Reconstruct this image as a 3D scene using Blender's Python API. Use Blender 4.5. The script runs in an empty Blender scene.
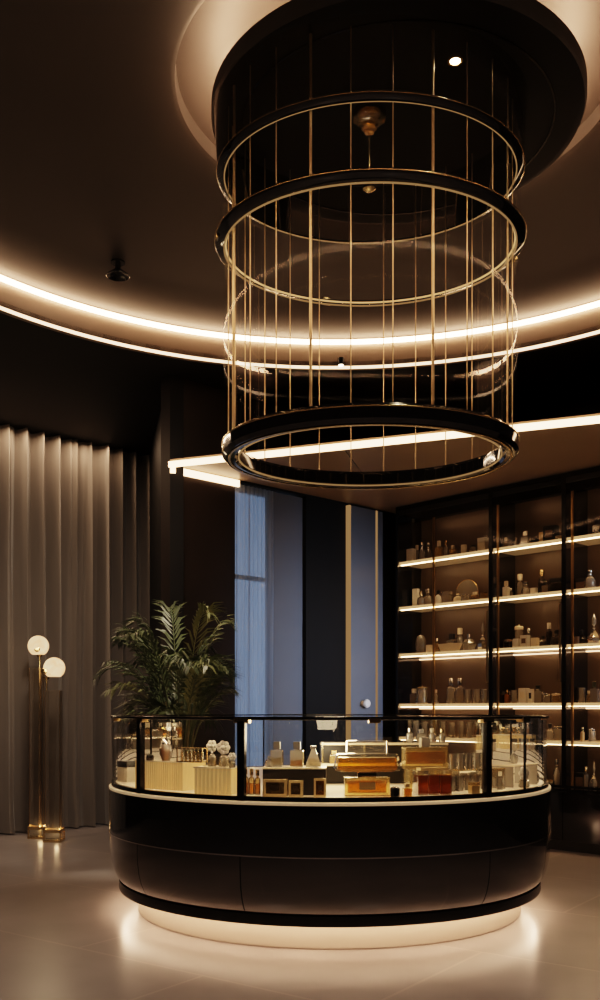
import bpy, bmesh, math, random
from mathutils import Vector, Matrix
random.seed(7)
C = bpy.context.scene.collection
PI = math.pi
F, Y0, EYE = 940.0, 710.0, 1.284        # focal length in pixels, horizon row, eye height

# ------------------------------------------------------------------ materials
def new_mat(name):
    m = bpy.data.materials.new(name); m.use_nodes = True
    nt = m.node_tree; nt.nodes.clear()
    out = nt.nodes.new('ShaderNodeOutputMaterial')
    return m, nt, out

def N(nt, kind, **kw):
    n = nt.nodes.new(kind)
    for k, v in kw.items():
        if k in n.inputs: n.inputs[k].default_value = v
        else: setattr(n, k, v)
    return n

def pbr(name, col, rough=.5, metal=0, noise=0, nscale=8, bump=0, bscale=60, spec=.5, coat=0, sheen=0, emit=None, estr=0, stretch=None):
    m, nt, out = new_mat(name)
    b = N(nt, 'ShaderNodeBsdfPrincipled')
    b.inputs['Base Color'].default_value = (*col, 1)
    b.inputs['Roughness'].default_value = rough
    b.inputs['Metallic'].default_value = metal
    b.inputs['Specular IOR Level'].default_value = spec
    b.inputs['Coat Weight'].default_value = coat
    b.inputs['Sheen Weight'].default_value = sheen
    if emit:
        b.inputs['Emission Color'].default_value = (*emit, 1); b.inputs['Emission Strength'].default_value = estr
    tc = N(nt, 'ShaderNodeTexCoord')
    src = tc.outputs['Object']
    if stretch:
        mp = N(nt, 'ShaderNodeMapping'); mp.inputs['Scale'].default_value = stretch
        nt.links.new(src, mp.inputs['Vector']); src = mp.outputs['Vector']
    if noise:
        nz = N(nt, 'ShaderNodeTexNoise', Scale=nscale, Detail=4.0); nt.links.new(src, nz.inputs['Vector'])
        mx = N(nt, 'ShaderNodeMix', data_type='RGBA')
        mx.inputs[6].default_value = (*[c*(1-noise) for c in col], 1); mx.inputs[7].default_value = (*[min(1, c*(1+noise)) for c in col], 1)
        nt.links.new(nz.outputs['Fac'], mx.inputs[0]); nt.links.new(mx.outputs[2], b.inputs['Base Color'])
    if bump:
        nb = N(nt, 'ShaderNodeTexNoise', Scale=bscale, Detail=3.0); nt.links.new(src, nb.inputs['Vector'])
        bp = N(nt, 'ShaderNodeBump', Strength=bump, Distance=.01)
        nt.links.new(nb.outputs['Fac'], bp.inputs['Height']); nt.links.new(bp.outputs['Normal'], b.inputs['Normal'])
    nt.links.new(b.outputs[0], out.inputs[0])
    return m

def emission(name, col, s):
    m, nt, out = new_mat(name)
    e = N(nt, 'ShaderNodeEmission'); e.inputs[0].default_value = (*col, 1); e.inputs[1].default_value = s
    nt.links.new(e.outputs[0], out.inputs[0]); return m

def glass(name, tint=(.95, .96, .96), rough=.02, ior=1.45, boost=1.0, body=0, bodycol=(1, .9, .75), refr=0):
    """thin architectural glass: clear with a Fresnel reflection"""
    m, nt, out = new_mat(name)
    t = N(nt, 'ShaderNodeBsdfTransparent'); t.inputs[0].default_value = (*tint, 1)
    g = N(nt, 'ShaderNodeBsdfGlossy'); g.inputs['Roughness'].default_value = rough; g.inputs['Color'].default_value = (1, 1, 1, 1)
    fr = N(nt, 'ShaderNodeFresnel', IOR=ior)
    mu = N(nt, 'ShaderNodeMath', operation='MULTIPLY', use_clamp=True); mu.inputs[1].default_value = boost
    nt.links.new(fr.outputs[0], mu.inputs[0])
    first = t.outputs[0]
    if refr:
        rf = N(nt, 'ShaderNodeBsdfRefraction', IOR=1.45); rf.inputs['Color'].default_value = (*tint, 1); rf.inputs['Roughness'].default_value = .0
        mr_ = N(nt, 'ShaderNodeMixShader'); mr_.inputs[0].default_value = refr
        nt.links.new(t.outputs[0], mr_.inputs[1]); nt.links.new(rf.outputs[0], mr_.inputs[2]); first = mr_.outputs[0]
    if body:
        d = N(nt, 'ShaderNodeBsdfTranslucent'); d.inputs[0].default_value = (*bodycol, 1)
        d2 = N(nt, 'ShaderNodeBsdfDiffuse'); d2.inputs[0].default_value = (*bodycol, 1)
        ad = N(nt, 'ShaderNodeMixShader'); ad.inputs[0].default_value = .5
        nt.links.new(d.outputs[0], ad.inputs[1]); nt.links.new(d2.outputs[0], ad.inputs[2])
        mb = N(nt, 'ShaderNodeMixShader'); mb.inputs[0].default_value = body
        nt.links.new(first, mb.inputs[1]); nt.links.new(ad.outputs[0], mb.inputs[2]); first = mb.outputs[0]
    mx = N(nt, 'ShaderNodeMixShader')
    nt.links.new(mu.outputs[0], mx.inputs[0]); nt.links.new(first, mx.inputs[1]); nt.links.new(g.outputs[0], mx.inputs[2])
    nt.links.new(mx.outputs[0], out.inputs[0]); return m

WARM = (1.0, .62, .30)
M = {}
M['black_gloss'] = pbr('black lacquer', (.006, .006, .007), .08, spec=.5, coat=.6)
M['black_satin'] = pbr('black satin', (.008, .0075, .007), .38, noise=.3)
M['black_metal'] = pbr('black metal', (.012, .011, .01), .22, metal=.6)
M['brass'] = pbr('brushed brass', (.74, .55, .30), .25, metal=1, noise=.12, nscale=30)
M['pale_brass'] = pbr('pale brass', (.72, .56, .36), .3, metal=1, noise=.1)
M['brass_dark'] = pbr('aged brass', (.45, .29, .13), .3, metal=1, noise=.2, nscale=20)
M['cove'] = emission('cove light', (1, .58, .33), 32)
M['cove_low'] = emission('cove edge light', (1, .62, .37), 4)
M['ring_led'] = emission('gold ring light', (1, .58, .24), .8)
M['brass_glow'] = emission('painted brass glow', (1, .56, .24), .28)  # emission put in for the light caught by brass strips
M['front_led'] = emission('shelf downlight', (1, .64, .34), 22)
M['edge_led'] = emission('shelf edge light', (1, .60, .28), .75)
M['led_white'] = emission('warm strip', (1, .60, .33), 7)
M['plinth_led'] = emission('plinth light', (1, .60, .36), 32)
M['ceiling_black'] = pbr('black ceiling paint', (.0035, .0032, .003), .6, noise=.3, nscale=2, spec=.2)
M['ceiling_brown'] = pbr('dark bronze ceiling', (.022, .0165, .0135), .55, noise=.2, nscale=1.5, spec=.35)
M['fascia'] = pbr('cove face', (.20, .15, .115), .5, noise=.1)
M['soffit'] = pbr('bronze soffit', (.34, .25, .175), .40, noise=.12, nscale=2)
M['wall_dark'] = pbr('dark brown wall panel', (.018, .0125, .010), .5, spec=.2, noise=.3, nscale=3)
M['wall_black'] = pbr('black wall', (.006, .0055, .005), .6, spec=.15, noise=.2)
M['blue_panel'] = pbr('slate blue panel', (.115, .122, .138), .45, spec=.25, noise=.1, nscale=3)
M['curtain'] = pbr('taupe velvet', (.165, .142, .122), .9, noise=.25, nscale=5, bump=.15, bscale=200, sheen=.3, stretch=(1, 1, .15))
M['sheer'] = None
M['cream'] = pbr('cream stone', (.80, .66, .48), .35, noise=.08, nscale=12)
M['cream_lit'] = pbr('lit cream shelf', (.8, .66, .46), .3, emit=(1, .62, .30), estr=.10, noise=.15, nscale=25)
M['deck'] = pbr('cream deck', (.82, .70, .52), .3, emit=(1, .66, .36), estr=.2, noise=.08)  # faint emission stands in for rail light on the deck
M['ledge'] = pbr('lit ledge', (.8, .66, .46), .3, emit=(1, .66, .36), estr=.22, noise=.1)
M['plinth'] = pbr('pale plinth', (.42, .36, .305), .45, noise=.06)
M['black_lower'] = pbr('black lacquer skirt', (.014, .0105, .008), .16, spec=.9, coat=1)
M['bronze_back'] = pbr('bronze back panel', (.10, .07, .047), .35, metal=.25, noise=.2, nscale=2)
M['pane'] = glass('clear glass', (.97, .975, .97), .015, 1.45, .9)
M['tube'] = glass('display glass tube', (.97, .97, .965), .02, 1.42, .09)
M['lamp_glass'] = glass('lamp column glass', (.86, .83, .80), .05, 1.5, 1.6, .05, (1, .9, .75))
M['smoke'] = glass('smoked glass', (.55, .50, .46), .03, 1.5, 1.0)
M['door_glass'] = glass('tinted door glass', (.93, .91, .88), .02, 1.4, .15)
M['crystal'] = glass('crystal', (.86, .83, .78), .05, 1.7, 2.0, .28, (1, .93, .82), .6)
M['case_glass'] = glass('heavy clear glass', (.93, .90, .85), .03, 1.6, 1.8, .05, (1, .93, .82))
M['clear_bottle'] = glass('bottle glass', (.82, .79, .73), .05, 1.6, 1.8, .28, (1, .9, .75), .5)
M['amber'] = glass('amber perfume', (.95, .62, .20), .05, 1.45, 1.4, .26, (1, .60, .16))
M['deep_amber'] = glass('deep amber perfume', (.62, .25, .05), .08, 1.45, 1.2, .40, (.95, .40, .07))
M['gold_glass'] = glass('champagne glass', (.93, .78, .48), .12, 1.5, 1.4, .26, (1, .80, .46))
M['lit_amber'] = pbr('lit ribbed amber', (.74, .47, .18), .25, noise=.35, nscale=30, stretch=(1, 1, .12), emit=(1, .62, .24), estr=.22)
M['pale_liquid'] = glass('pale perfume', (.92, .82, .60), .08, 1.4, .8, .2, (1, .85, .55))
M['dark_glass'] = glass('smoked bottle', (.35, .30, .26), .08, 1.6, 1.4, .06, (.4, .33, .26))
M['white'] = pbr('white carton', (.78, .74, .68), .45, noise=.04)
M['ivory'] = pbr('ivory cap', (.80, .70, .55), .3, noise=.05)
M['black_box'] = pbr('black carton', (.012, .011, .010), .4, noise=.2)
M['brown_box'] = pbr('brown carton', (.16, .10, .06), .5, noise=.2)
M['gold_box'] = pbr('gold carton', (.68, .48, .24), .35, metal=.6, noise=.15)
M['silver'] = pbr('silver', (.75, .73, .70), .18, metal=1, noise=.08)
M['leaf'] = pbr('palm leaf', (.050, .068, .030), .42, noise=.45, nscale=14)
M['leaf_light'] = pbr('pale palm leaf', (.12, .135, .06), .42, noise=.4, nscale=14)
M['stem'] = pbr('palm stem', (.13, .11, .05), .5, noise=.3)
M['pot'] = pbr('charcoal pot', (.03, .028, .026), .4, noise=.3)
M['soil'] = pbr('soil', (.03, .02, .013), .95, noise=.5, nscale=30, bump=.5)
M['champagne'] = pbr('champagne lacquer', (.86, .66, .38), .22, noise=.15, nscale=30, coat=.5)
M['bead'] = pbr('gold beads', (.7, .5, .25), .25, metal=.8, noise=.3, nscale=40)

def mat_sheer():
    m, nt, out = new_mat('sheer voile')
    tc = N(nt, 'ShaderNodeTexCoord')
    mp = N(nt, 'ShaderNodeMapping'); mp.inputs['Scale'].default_value = (14, 14, .35)
    nz = N(nt, 'ShaderNodeTexNoise', Scale=3.0, Detail=3.0)
    cr = N(nt, 'ShaderNodeValToRGB'); cr.color_ramp.elements[0].color = (.30, .36, .45, 1); cr.color_ramp.elements[1].color = (.70, .77, .86, 1)
    nt.links.new(tc.outputs['Object'], mp.inputs['Vector']); nt.links.new(mp.outputs[0], nz.inputs['Vector']); nt.links.new(nz.outputs['Fac'], cr.inputs[0])
    t = N(nt, 'ShaderNodeBsdfTransparent'); t.inputs[0].default_value = (.8, .87, 1, 1)
    tl = N(nt, 'ShaderNodeBsdfTranslucent'); d = N(nt, 'ShaderNodeBsdfDiffuse')
    nt.links.new(cr.outputs[0], tl.inputs[0]); nt.links.new(cr.outputs[0], d.inputs[0])
    a = N(nt, 'ShaderNodeMixShader'); a.inputs[0].default_value = .4
    nt.links.new(tl.outputs[0], a.inputs[1]); nt.links.new(d.outputs[0], a.inputs[2])
    b = N(nt, 'ShaderNodeMixShader'); b.inputs[0].default_value = .72
    nt.links.new(t.outputs[0], b.inputs[1]); nt.links.new(a.outputs[0], b.inputs[2]); nt.links.new(b.outputs[0], out.inputs[0])
    return m
M['sheer'] = mat_sheer()

def mat_floor():
    m, nt, out = new_mat('polished concrete tile')
    tc = N(nt, 'ShaderNodeTexCoord')
    mp = N(nt, 'ShaderNodeMapping'); mp.inputs['Rotation'].default_value = (0, 0, math.radians(36)); mp.inputs['Location'].default_value = (.35, .2, 0)
    nt.links.new(tc.outputs['Object'], mp.inputs['Vector'])
    br = N(nt, 'ShaderNodeTexBrick', Scale=1.0); br.offset = 0.5
    br.inputs['Mortar Size'].default_value = .009; br.inputs['Brick Width'].default_value = 1.8; br.inputs['Row Height'].default_value = 1.2
    br.inputs['Color1'].default_value = (1, 1, 1, 1); br.inputs['Color2'].default_value = (.88, .88, .88, 1); br.inputs['Mortar'].default_value = (1.25, 1.2, 1.15, 1)
    nt.links.new(mp.outputs[0], br.inputs['Vector'])
    n1 = N(nt, 'ShaderNodeTexNoise', Scale=1.3, Detail=3.0, Roughness=.5); nt.links.new(mp.outputs[0], n1.inputs['Vector'])
    cr = N(nt, 'ShaderNodeValToRGB')
    cr.color_ramp.elements[0].position = .3; cr.color_ramp.elements[0].color = (.235, .210, .208, 1)
    cr.color_ramp.elements[1].position = .72; cr.color_ramp.elements[1].color = (.36, .326, .320, 1)
    nt.links.new(n1.outputs['Fac'], cr.inputs[0])
    mx = N(nt, 'ShaderNodeMix', data_type='RGBA', blend_type='MULTIPLY'); mx.inputs[0].default_value = 1
    nt.links.new(cr.outputs[0], mx.inputs[6]); nt.links.new(br.outputs['Color'], mx.inputs[7])
    b = N(nt, 'ShaderNodeBsdfPrincipled'); nt.links.new(mx.outputs[2], b.inputs['Base Color'])
    n2 = N(nt, 'ShaderNodeTexNoise', Scale=3.5, Detail=5.0); nt.links.new(mp.outputs[0], n2.inputs['Vector'])
    mr = N(nt, 'ShaderNodeMapRange'); mr.inputs['To Min'].default_value = .20; mr.inputs['To Max'].default_value = .42
    nt.links.new(n2.outputs['Fac'], mr.inputs[0]); b.inputs['Roughness'].default_value = .28
    nt.links.new(b.outputs[0], out.inputs[0]); return m
M['floor'] = mat_floor()

def mat_globe():
    m, nt, out = new_mat('alabaster globe')
    tc = N(nt, 'ShaderNodeTexCoord'); nz = N(nt, 'ShaderNodeTexNoise', Scale=9.0, Detail=5.0, Distortion=1.2)
    nt.links.new(tc.outputs['Object'], nz.inputs['Vector'])
    cr = N(nt, 'ShaderNodeValToRGB'); cr.color_ramp.elements[0].position = .3; cr.color_ramp.elements[1].position = .75
    cr.color_ramp.elements[0].color = (1, .48, .20, 1); cr.color_ramp.elements[1].color = (1, .72, .40, 1)
    nt.links.new(nz.outputs['Fac'], cr.inputs[0])
    e = N(nt, 'ShaderNodeEmission'); e.inputs[1].default_value = 1.5; nt.links.new(cr.outputs[0], e.inputs[0])
    nt.links.new(e.outputs[0], out.inputs[0]); return m
M['globe'] = mat_globe()

# ------------------------------------------------------------------ mesh helpers
def finish(name, bm, mat, parent=None, smooth=True, loc=None, rotz=0):
    bmesh.ops.recalc_face_normals(bm, faces=bm.faces[:])
    me = bpy.data.meshes.new(name); bm.to_mesh(me); bm.free()
    me.materials.append(M[mat] if isinstance(mat, str) else mat)
    if smooth:
        for p in me.polygons: p.use_smooth = True
        me.set_sharp_from_angle(angle=math.radians(35))
    o = bpy.data.objects.new(name, me); C.objects.link(o)
    if parent: o.parent = parent
    if loc: o.location = loc
    o.rotation_euler.z = rotz
    return o

def box(bm, c, s, rot=0, bev=0, mat=None):
    v = [bm.verts.new((c[0]+(x*s[0]*math.cos(rot)-y*s[1]*math.sin(rot))/2, c[1]+(x*s[0]*math.sin(rot)+y*s[1]*math.cos(rot))/2, c[2]+z*s[2]/2))
         for x in (-1, 1) for y in (-1, 1) for z in (-1, 1)]
    fs = [bm.faces.new([v[i] for i in f]) for f in ((0, 1, 3, 2), (4, 6, 7, 5), (0, 4, 5, 1), (2, 3, 7, 6), (0, 2, 6, 4), (1, 5, 7, 3))]
    if bev:
        es = list({e for f in fs for e in f.edges})
        bmesh.ops.bevel(bm, geom=es, offset=bev, segments=2, affect='EDGES', profile=.7)

def lathe(bm, prof, n=24, c=(0, 0, 0), sx=1, sy=1, rot=0, a0=0, a1=None, closed_prof=False):
    """revolve (r, z) around the vertical through c; a0/a1 in radians for an open arc"""
    full = a1 is None
    cnt = n if full else n+1
    rings = []
    for (r, z) in prof:
        if r < 1e-6 and full:
            rings.append([bm.verts.new((c[0], c[1], c[2]+z))]); continue
        ring = []
        for i in range(cnt):
            a = rot + (2*PI*i/n if full else a0+(a1-a0)*i/n)
            ring.append(bm.verts.new((c[0]+sx*r*math.sin(a), c[1]-sy*r*math.cos(a), c[2]+z)))
        rings.append(ring)
    k = len(rings)
    for j in range(k if closed_prof else k-1):
        A, B = rings[j], rings[(j+1) % k]
        for i in range(n):
            i2 = (i+1) % cnt
            if len(A) == 1 and len(B) == 1: continue
            if len(A) == 1: bm.faces.new((A[0], B[i2], B[i]))
            elif len(B) == 1: bm.faces.new((A[i], A[i2], B[0]))
            else: bm.faces.new((A[i], A[i2], B[i2], B[i]))
    if not full and closed_prof:
        for i in (0, n):
            try: bm.faces.new([r[i] for r in rings])
            except Exception: pass

def tube(bm, pts, r, n=8, r1=None):
    pts = [Vector(p) for p in pts]; rings = []
    for i, p in enumerate(pts):
        d = (pts[min(i+1, len(pts)-1)]-pts[max(i-1, 0)]).normalized()
        up = Vector((0, 0, 1)) if abs(d.z) < .9 else Vector((1, 0, 0))
        a = d.cross(up).normalized(); b = a.cross(d)
        rr = r if r1 is None else r+(r1-r)*i/(len(pts)-1)
        rings.append([bm.verts.new(p+a*rr*math.cos(2*PI*k/n)+b*rr*math.sin(2*PI*k/n)) for k in range(n)])
    for A, B in zip(rings, rings[1:]):
        for k in range(n): bm.faces.new((A[k], A[(k+1) % n], B[(k+1) % n], B[k]))
    bm.faces.new(rings[0][::-1]); bm.faces.new(rings[-1])

def prism(bm, poly, z0, z1):
    lo = [bm.verts.new((x, y, z0)) for x, y in poly]; hi = [bm.verts.new((x, y, z1)) for x, y in poly]
    bm.faces.new(lo[::-1]); bm.faces.new(hi)
    n = len(poly)
    for i in range(n): bm.faces.new((lo[i], lo[(i+1) % n], hi[(i+1) % n], hi[i]))

def BM(): return bmesh.new()
def struct(o): o['kind'] = 'structure'; return o
def tag(o, label, cat, group=None):
    o['label'] = label; o['category'] = cat
    if group: o['group'] = group
    return o
def thing(name, label, cat, loc=(0, 0, 0), rotz=0, group=None):
    o = bpy.data.objects.new(name, None); C.objects.link(o); o.empty_display_size = .1
    o.location = loc; o.rotation_euler.z = rotz
    return tag(o, label, cat, group)
def dup(root, loc, label, rotz=None):
    r = root.copy(); C.objects.link(r); r.location = loc; r['label'] = label
    if rotz is not None: r.rotation_euler.z = rotz
    for ch in list(root.children):
        c = ch.copy(); C.objects.link(c); c.parent = r
        for g in list(ch.children):
            d = g.copy(); C.objects.link(d); d.parent = c
    return r
def on_line(px, P, Q):
    """the point of the floor line P-Q that lies in the sight line of image column px"""
    k = (px-300)/F
    dx, dy = Q[0]-P[0], Q[1]-P[1]
    t = (k*P[1]-P[0])/(dx-k*dy)
    return Vector((P[0]+dx*t, P[1]+dy*t))
def light(name, kind, loc, energy, col=WARM, rot=None, size=None, size_y=None, target=None, **kw):
    l = bpy.data.lights.new(name, kind); l.energy = energy; l.color = col
    if kind == 'AREA':
        l.shape = 'RECTANGLE'; l.size = size; l.size_y = size_y or size
    elif size is not None: l.shadow_soft_size = size
    for k, v in kw.items(): setattr(l, k, v)
    o = bpy.data.objects.new(name, l); C.objects.link(o); o.location = loc
    if target is not None: o.rotation_euler = (Vector(target)-Vector(loc)).to_track_quat('-Z', 'Y').to_euler()
    elif rot: o.rotation_euler = rot
    return o

# ------------------------------------------------------------------ plan of the room
CW0, CW1 = Vector((-3.08, 9.66)), Vector((-2.18, 10.5))          # curtain line
cwd = (CW1-CW0).normalized(); cwn = Vector((cwd.y, -cwd.x))      # towards the room
K1, K2 = Vector((-1.144, 8.27)), Vector((.862, 10.13))           # panelled wall: outer corner, inner corner
kd = (K2-K1).normalized(); kn = Vector((kd.y, -kd.x))            # towards the room
S1 = Vector((2.64, 8.27)); sd = (S1-K2).normalized(); sn = Vector((-sd.y, sd.x))   # cabinet front line; sn away from the room
ZC, ZR, ZS = EYE+2.95, EYE+3.20, EYE+2.155                       # main ceiling, raised ceiling, soffit
OC, OR_ = Vector((.275, 4.97)), 3.15                             # ceiling circle
DC, DR = Vector((.50, 4.92)), .96                                # ceiling disc
LC = Vector((.35, 4.75))                                         # chandelier axis
KC, KR = Vector((.19, 6.28)), 1.437                              # counter axis and radius

def wall(name, a, b, mat, z0=0, z1=4.6, th=.12, side=1):
    a, b = Vector(a), Vector(b); d = (b-a).normalized(); n = Vector((-d.y, d.x))*side
    bm = BM(); prism(bm, [a, b, b+n*th, a+n*th], z0, z1)
    return struct(finish(name, bm, mat, smooth=False))

bm = BM(); box(bm, (0, 5, -.05), (16, 16, .1)); struct(finish('floor', bm, 'floor', smooth=False))
cw_b = CW0-cwn*.22
wall('wall_left', cw_b-cwd*5.5, cw_b+cwd*2.15, 'wall_black', side=1)
wall('wall_side', (-6.6, -2), (-6.6, 7.2), 'wall_black', side=1)
wall('wall_front', (-6.7, -2), (6.6, -2), 'wall_black', side=-1)
wall('wall_east', (6.6, -2), (6.6, 6), 'wall_black', side=-1)
cab_b = K2+sn*.46
wall('wall_right', cab_b-sd*.2, cab_b+sd*9, 'wall_black', side=1)
# return of the panelled wall
wall('wall_return', K1, Vector((-1.76, 10.95)), 'wall_black', side=-1)
w235, w275, w305, w347 = [on_line(p, K1, K2) for p in (235, 276, 306, 347)]
w351, w374, w379 = [on_line(p, K1, K2) for p in (351.5, 374.5, 378.5)]
wmid = on_line(177, K1, K2)
wall('wall_rear', K1, w235, 'wall_dark', side=1, th=.14)
wall('wall_rear.001', w305, w347+kd*.03, 'wall_black', side=1, th=.14)
wall('wall_rear.002', w347, K2+kd*.5, 'wall_black', side=1, th=.10).location = (-kn.x*.04, -kn.y*.04, 0)
wall('wall_header', w235, w305, 'wall_black', z0=ZS-.02, side=1, th=.14)
# panel joint in the dark wall
bm = BM(); box(bm, (*(wmid+kn*.004), ZS/2), (.012, .012, ZS-.05), rot=math.atan2(kd.y, kd.x)); struct(finish('trim_1', bm, 'black_metal', smooth=False))

# main ceiling with the round opening
def annulus(bm, c, r0, r1, z, n=160):
    A = [bm.verts.new((c.x+r0*math.cos(2*PI*i/n), c.y+r0*math.sin(2*PI*i/n), z)) for i in range(n)]
    B = [bm.verts.new((c.x+r1*math.cos(2*PI*i/n), c.y+r1*math.sin(2*PI*i/n), z)) for i in range(n)]
    for i in range(n): bm.faces.new((A[i], A[(i+1) % n], B[(i+1) % n], B[i]))
bm = BM(); rows = []
for r_, z in ((OR_, ZC), (0, ZC), (0, ZC+.06), (OR_, ZC+.06)):
    row = []
    for i in range(160):
        g = 2*PI*i/160; dx, dy = math.sin(g), -math.cos(g)
        q = r_ or (7.2 if dy > .62 else 12)          # the slab ends just outside the rear walls
        row.append(bm.verts.new((OC.x+q*dx, OC.y+q*dy, z)))
    rows.append(row)
for A, B in zip(rows, rows[1:]+rows[:1]):
    for i in range(160): bm.faces.new((A[i], A[(i+1) % 160], B[(i+1) % 160], B[i]))
struct(finish('ceiling', bm, 'ceiling_black'))
# raised ceiling with a shallow round step around the disc
bm = BM(); lathe(bm, [(OR_+.1, ZR), (1.24, ZR), (1.225, ZR+.015), (1.225, ZR+.07), (0, ZR+.07)], 160, (OC.x*0+DC.x, OC.y*0+DC.y, 0))
bm.free()
bm = BM()
n = 160
outer = [bm.verts.new((OC.x+(OR_+.06)*math.sin(2*PI*i/n), OC.y-(OR_+.06)*math.cos(2*PI*i/n), ZR)) for i in range(n)]
rings = [outer]
for (r, z) in ((1.17, ZR), (1.145, ZR+.01), (1.14, ZR+.09)):
    rings.append([bm.verts.new((DC.x+r*math.sin(2*PI*i/n), DC.y-r*math.cos(2*PI*i/n), z)) for i in range(n)])
for A, B in zip(rings, rings[1:]):
    for i in range(n): bm.faces.new((A[i], A[(i+1) % n], B[(i+1) % n], B[i]))
bm.faces.new(rings[-1])
struct(finish('ceiling_raised', bm, 'ceiling_brown'))
# cove face and its two light lines
bm = BM(); lathe(bm, [(OR_, ZC-.004), (OR_, ZR+.01), (OR_+.05, ZR+.01), (OR_+.05, ZC-.004)], 160, (OC.x, OC.y, 0), closed_prof=True); struct(finish('trim_2', bm, 'fascia'))
bm = BM(); lathe(bm, [(OR_-.004, ZR-.045), (OR_-.03, ZR-.045), (OR_-.03, ZR-.014), (OR_-.004, ZR-.014)], 160, (OC.x, OC.y, 0), closed_prof=True)
tag(finish('cove_light_strip', bm, 'cove'), 'upper glowing ring of light round the raised ceiling recess', 'light strip')
bm = BM(); lathe(bm, [(OR_-.002, ZC-.006), (OR_-.012, ZC-.006), (OR_-.012, ZC+.016), (OR_-.002, ZC+.016)], 160, (OC.x, OC.y, 0), closed_prof=True)
tag(finish('cove_light_strip', bm, 'cove_low'), 'thinner lower light line on the rim of the ceiling recess', 'light strip')

# ceiling disc with halo
t = thing('ceiling_disc', 'large dark round ceiling disc with a halo of light above the glass chandelier', 'ceiling panel', (DC.x, DC.y, EYE+3.02))
bm = BM(); lathe(bm, [(0, 0), (DR-.05, 0), (DR-.01, .012), (DR, .035), (DR, .095), (DR-.012, .10), (DR-.018, .095), (DR-.018, .062), (0, .062)], 128); finish('panel', bm, 'wall_black', t)
bm = BM(); lathe(bm, [(DR-.075, .063), (DR-.04, .063), (DR-.04, .088), (DR-.075, .088)], 128, closed_prof=True); finish('light_ring', bm, emission('halo light', (1, .58, .33), 125), t)
bm = BM(); lathe(bm, [(.3, .0625), (.3, .27), (.36, .27), (.36, .0625)], 48, closed_prof=True); finish('mount', bm, 'black_satin', t)
bm = BM(); lathe(bm, [(DR-.16, -.004), (DR-.15, -.004), (DR-.15, .002), (DR-.16, .002)], 128, closed_prof=True); finish('edge_line', bm, 'black_metal', t)

# recessed downlight in the disc
dl = thing('downlight', 'brilliant small recessed downlight in the dark ceiling disc', 'downlight', (.72, 4.36, EYE+3.02))
bm = BM(); lathe(bm, [(.024, -.012), (.036, -.012), (.038, 0), (.024, 0)], 24, closed_prof=True); finish('bezel', bm, 'brass', dl)
bm = BM(); lathe(bm, [(0, -.014), (.016, -.012), (.024, -.004), (.024, 0), (0, 0)], 24); finish('lamp', bm, emission('downlight lamp', (1, .82, .58), 120), dl)
light('downlight beam', 'SPOT', (.72, 4.36, EYE+2.98), 30, (1, .78, .5), (0, 0, 0), .02, spot_size=1.2, spot_blend=.6)

# small spot on the cove face and a small dark fitting on the raised ceiling
p = on_line(341, (OC.x-1, OC.y+OR_-.05), (OC.x+1, OC.y+OR_-.05))
sp = thing('spotlight', 'tiny bright spotlight on the cove face behind the chandelier glass', 'spotlight', (p.x, p.y, EYE+2.99))
bm = BM(); lathe(bm, [(0, -.03), (.028, -.03), (.03, .03), (0, .03)], 16); finish('housing', bm, 'black_metal', sp)
bm = BM(); lathe(bm, [(0, -.042), (.02, -.036), (.02, -.03), (0, -.03)], 16); finish('lamp', bm, emission('spot lamp', (1, .85, .65), 14), sp)
cf = thing('ceiling_fitting', 'small dark cone shaped fitting on the raised ceiling', 'ceiling fitting', (-1.3, 6.71, ZR))
bm = BM(); lathe(bm, [(0, 0), (.02, 0), (.02, -.05), (.085, -.10), (.08, -.105), (0, -.07)], 24); finish('shade', bm, 'black_metal', cf)
bm = BM(); lathe(bm, [(0, 0), (.05, 0), (.05, -.012), (0, -.012)], 24); finish('rose', bm, 'black_metal', cf)

# soffit over the cabinets, with lit edges
A_, B_ = K1.copy(), Vector((2.23, 6.985)); fd = (B_-A_).normalized(); B2 = A_+fd*4.9
Cc = K2+sd*4.6+sn*.46; Dd = K2+sn*.46+kd*.1
bm = BM(); prism(bm, [A_, B2, Cc, Dd], ZS, ZS+.05); struct(finish('ceiling_soffit', bm, 'soffit', smooth=False))
fn = Vector((fd.y, -fd.x))
bm = BM(); prism(bm, [A_+fn*.03, B2+fn*.03, B2+fn*.002, A_+fn*.002], ZS-.024, ZS+.024)
tag(finish('soffit_light_strip', bm, 'led_white', smooth=False), 'long straight light line along the front edge of the soffit', 'light strip')
e = on_line(238, K1, K2)
bm = BM(); prism(bm, [K1+kn*.025, e+kn*.025, e+kn*.002, K1+kn*.002], ZS-.07, ZS-.012)
tag(finish('wall_light_strip', bm, 'led_white', smooth=False), 'short light line along the top of the dark wall beside the curtain', 'light strip')
# bronze panel joint lines on the soffit
for k in (1.6, 2.9, 4.0):
    a = A_+fd*k; b = a+Vector((.15, .6))*1.6
    bm = BM(); d = (b-a).normalized(); q = Vector((-d.y, d.x))*.004; prism(bm, [a-q, b-q, b+q, a+q], ZS-.003, ZS+.01); struct(finish('trim_3', bm, 'black_metal', smooth=False))

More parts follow.
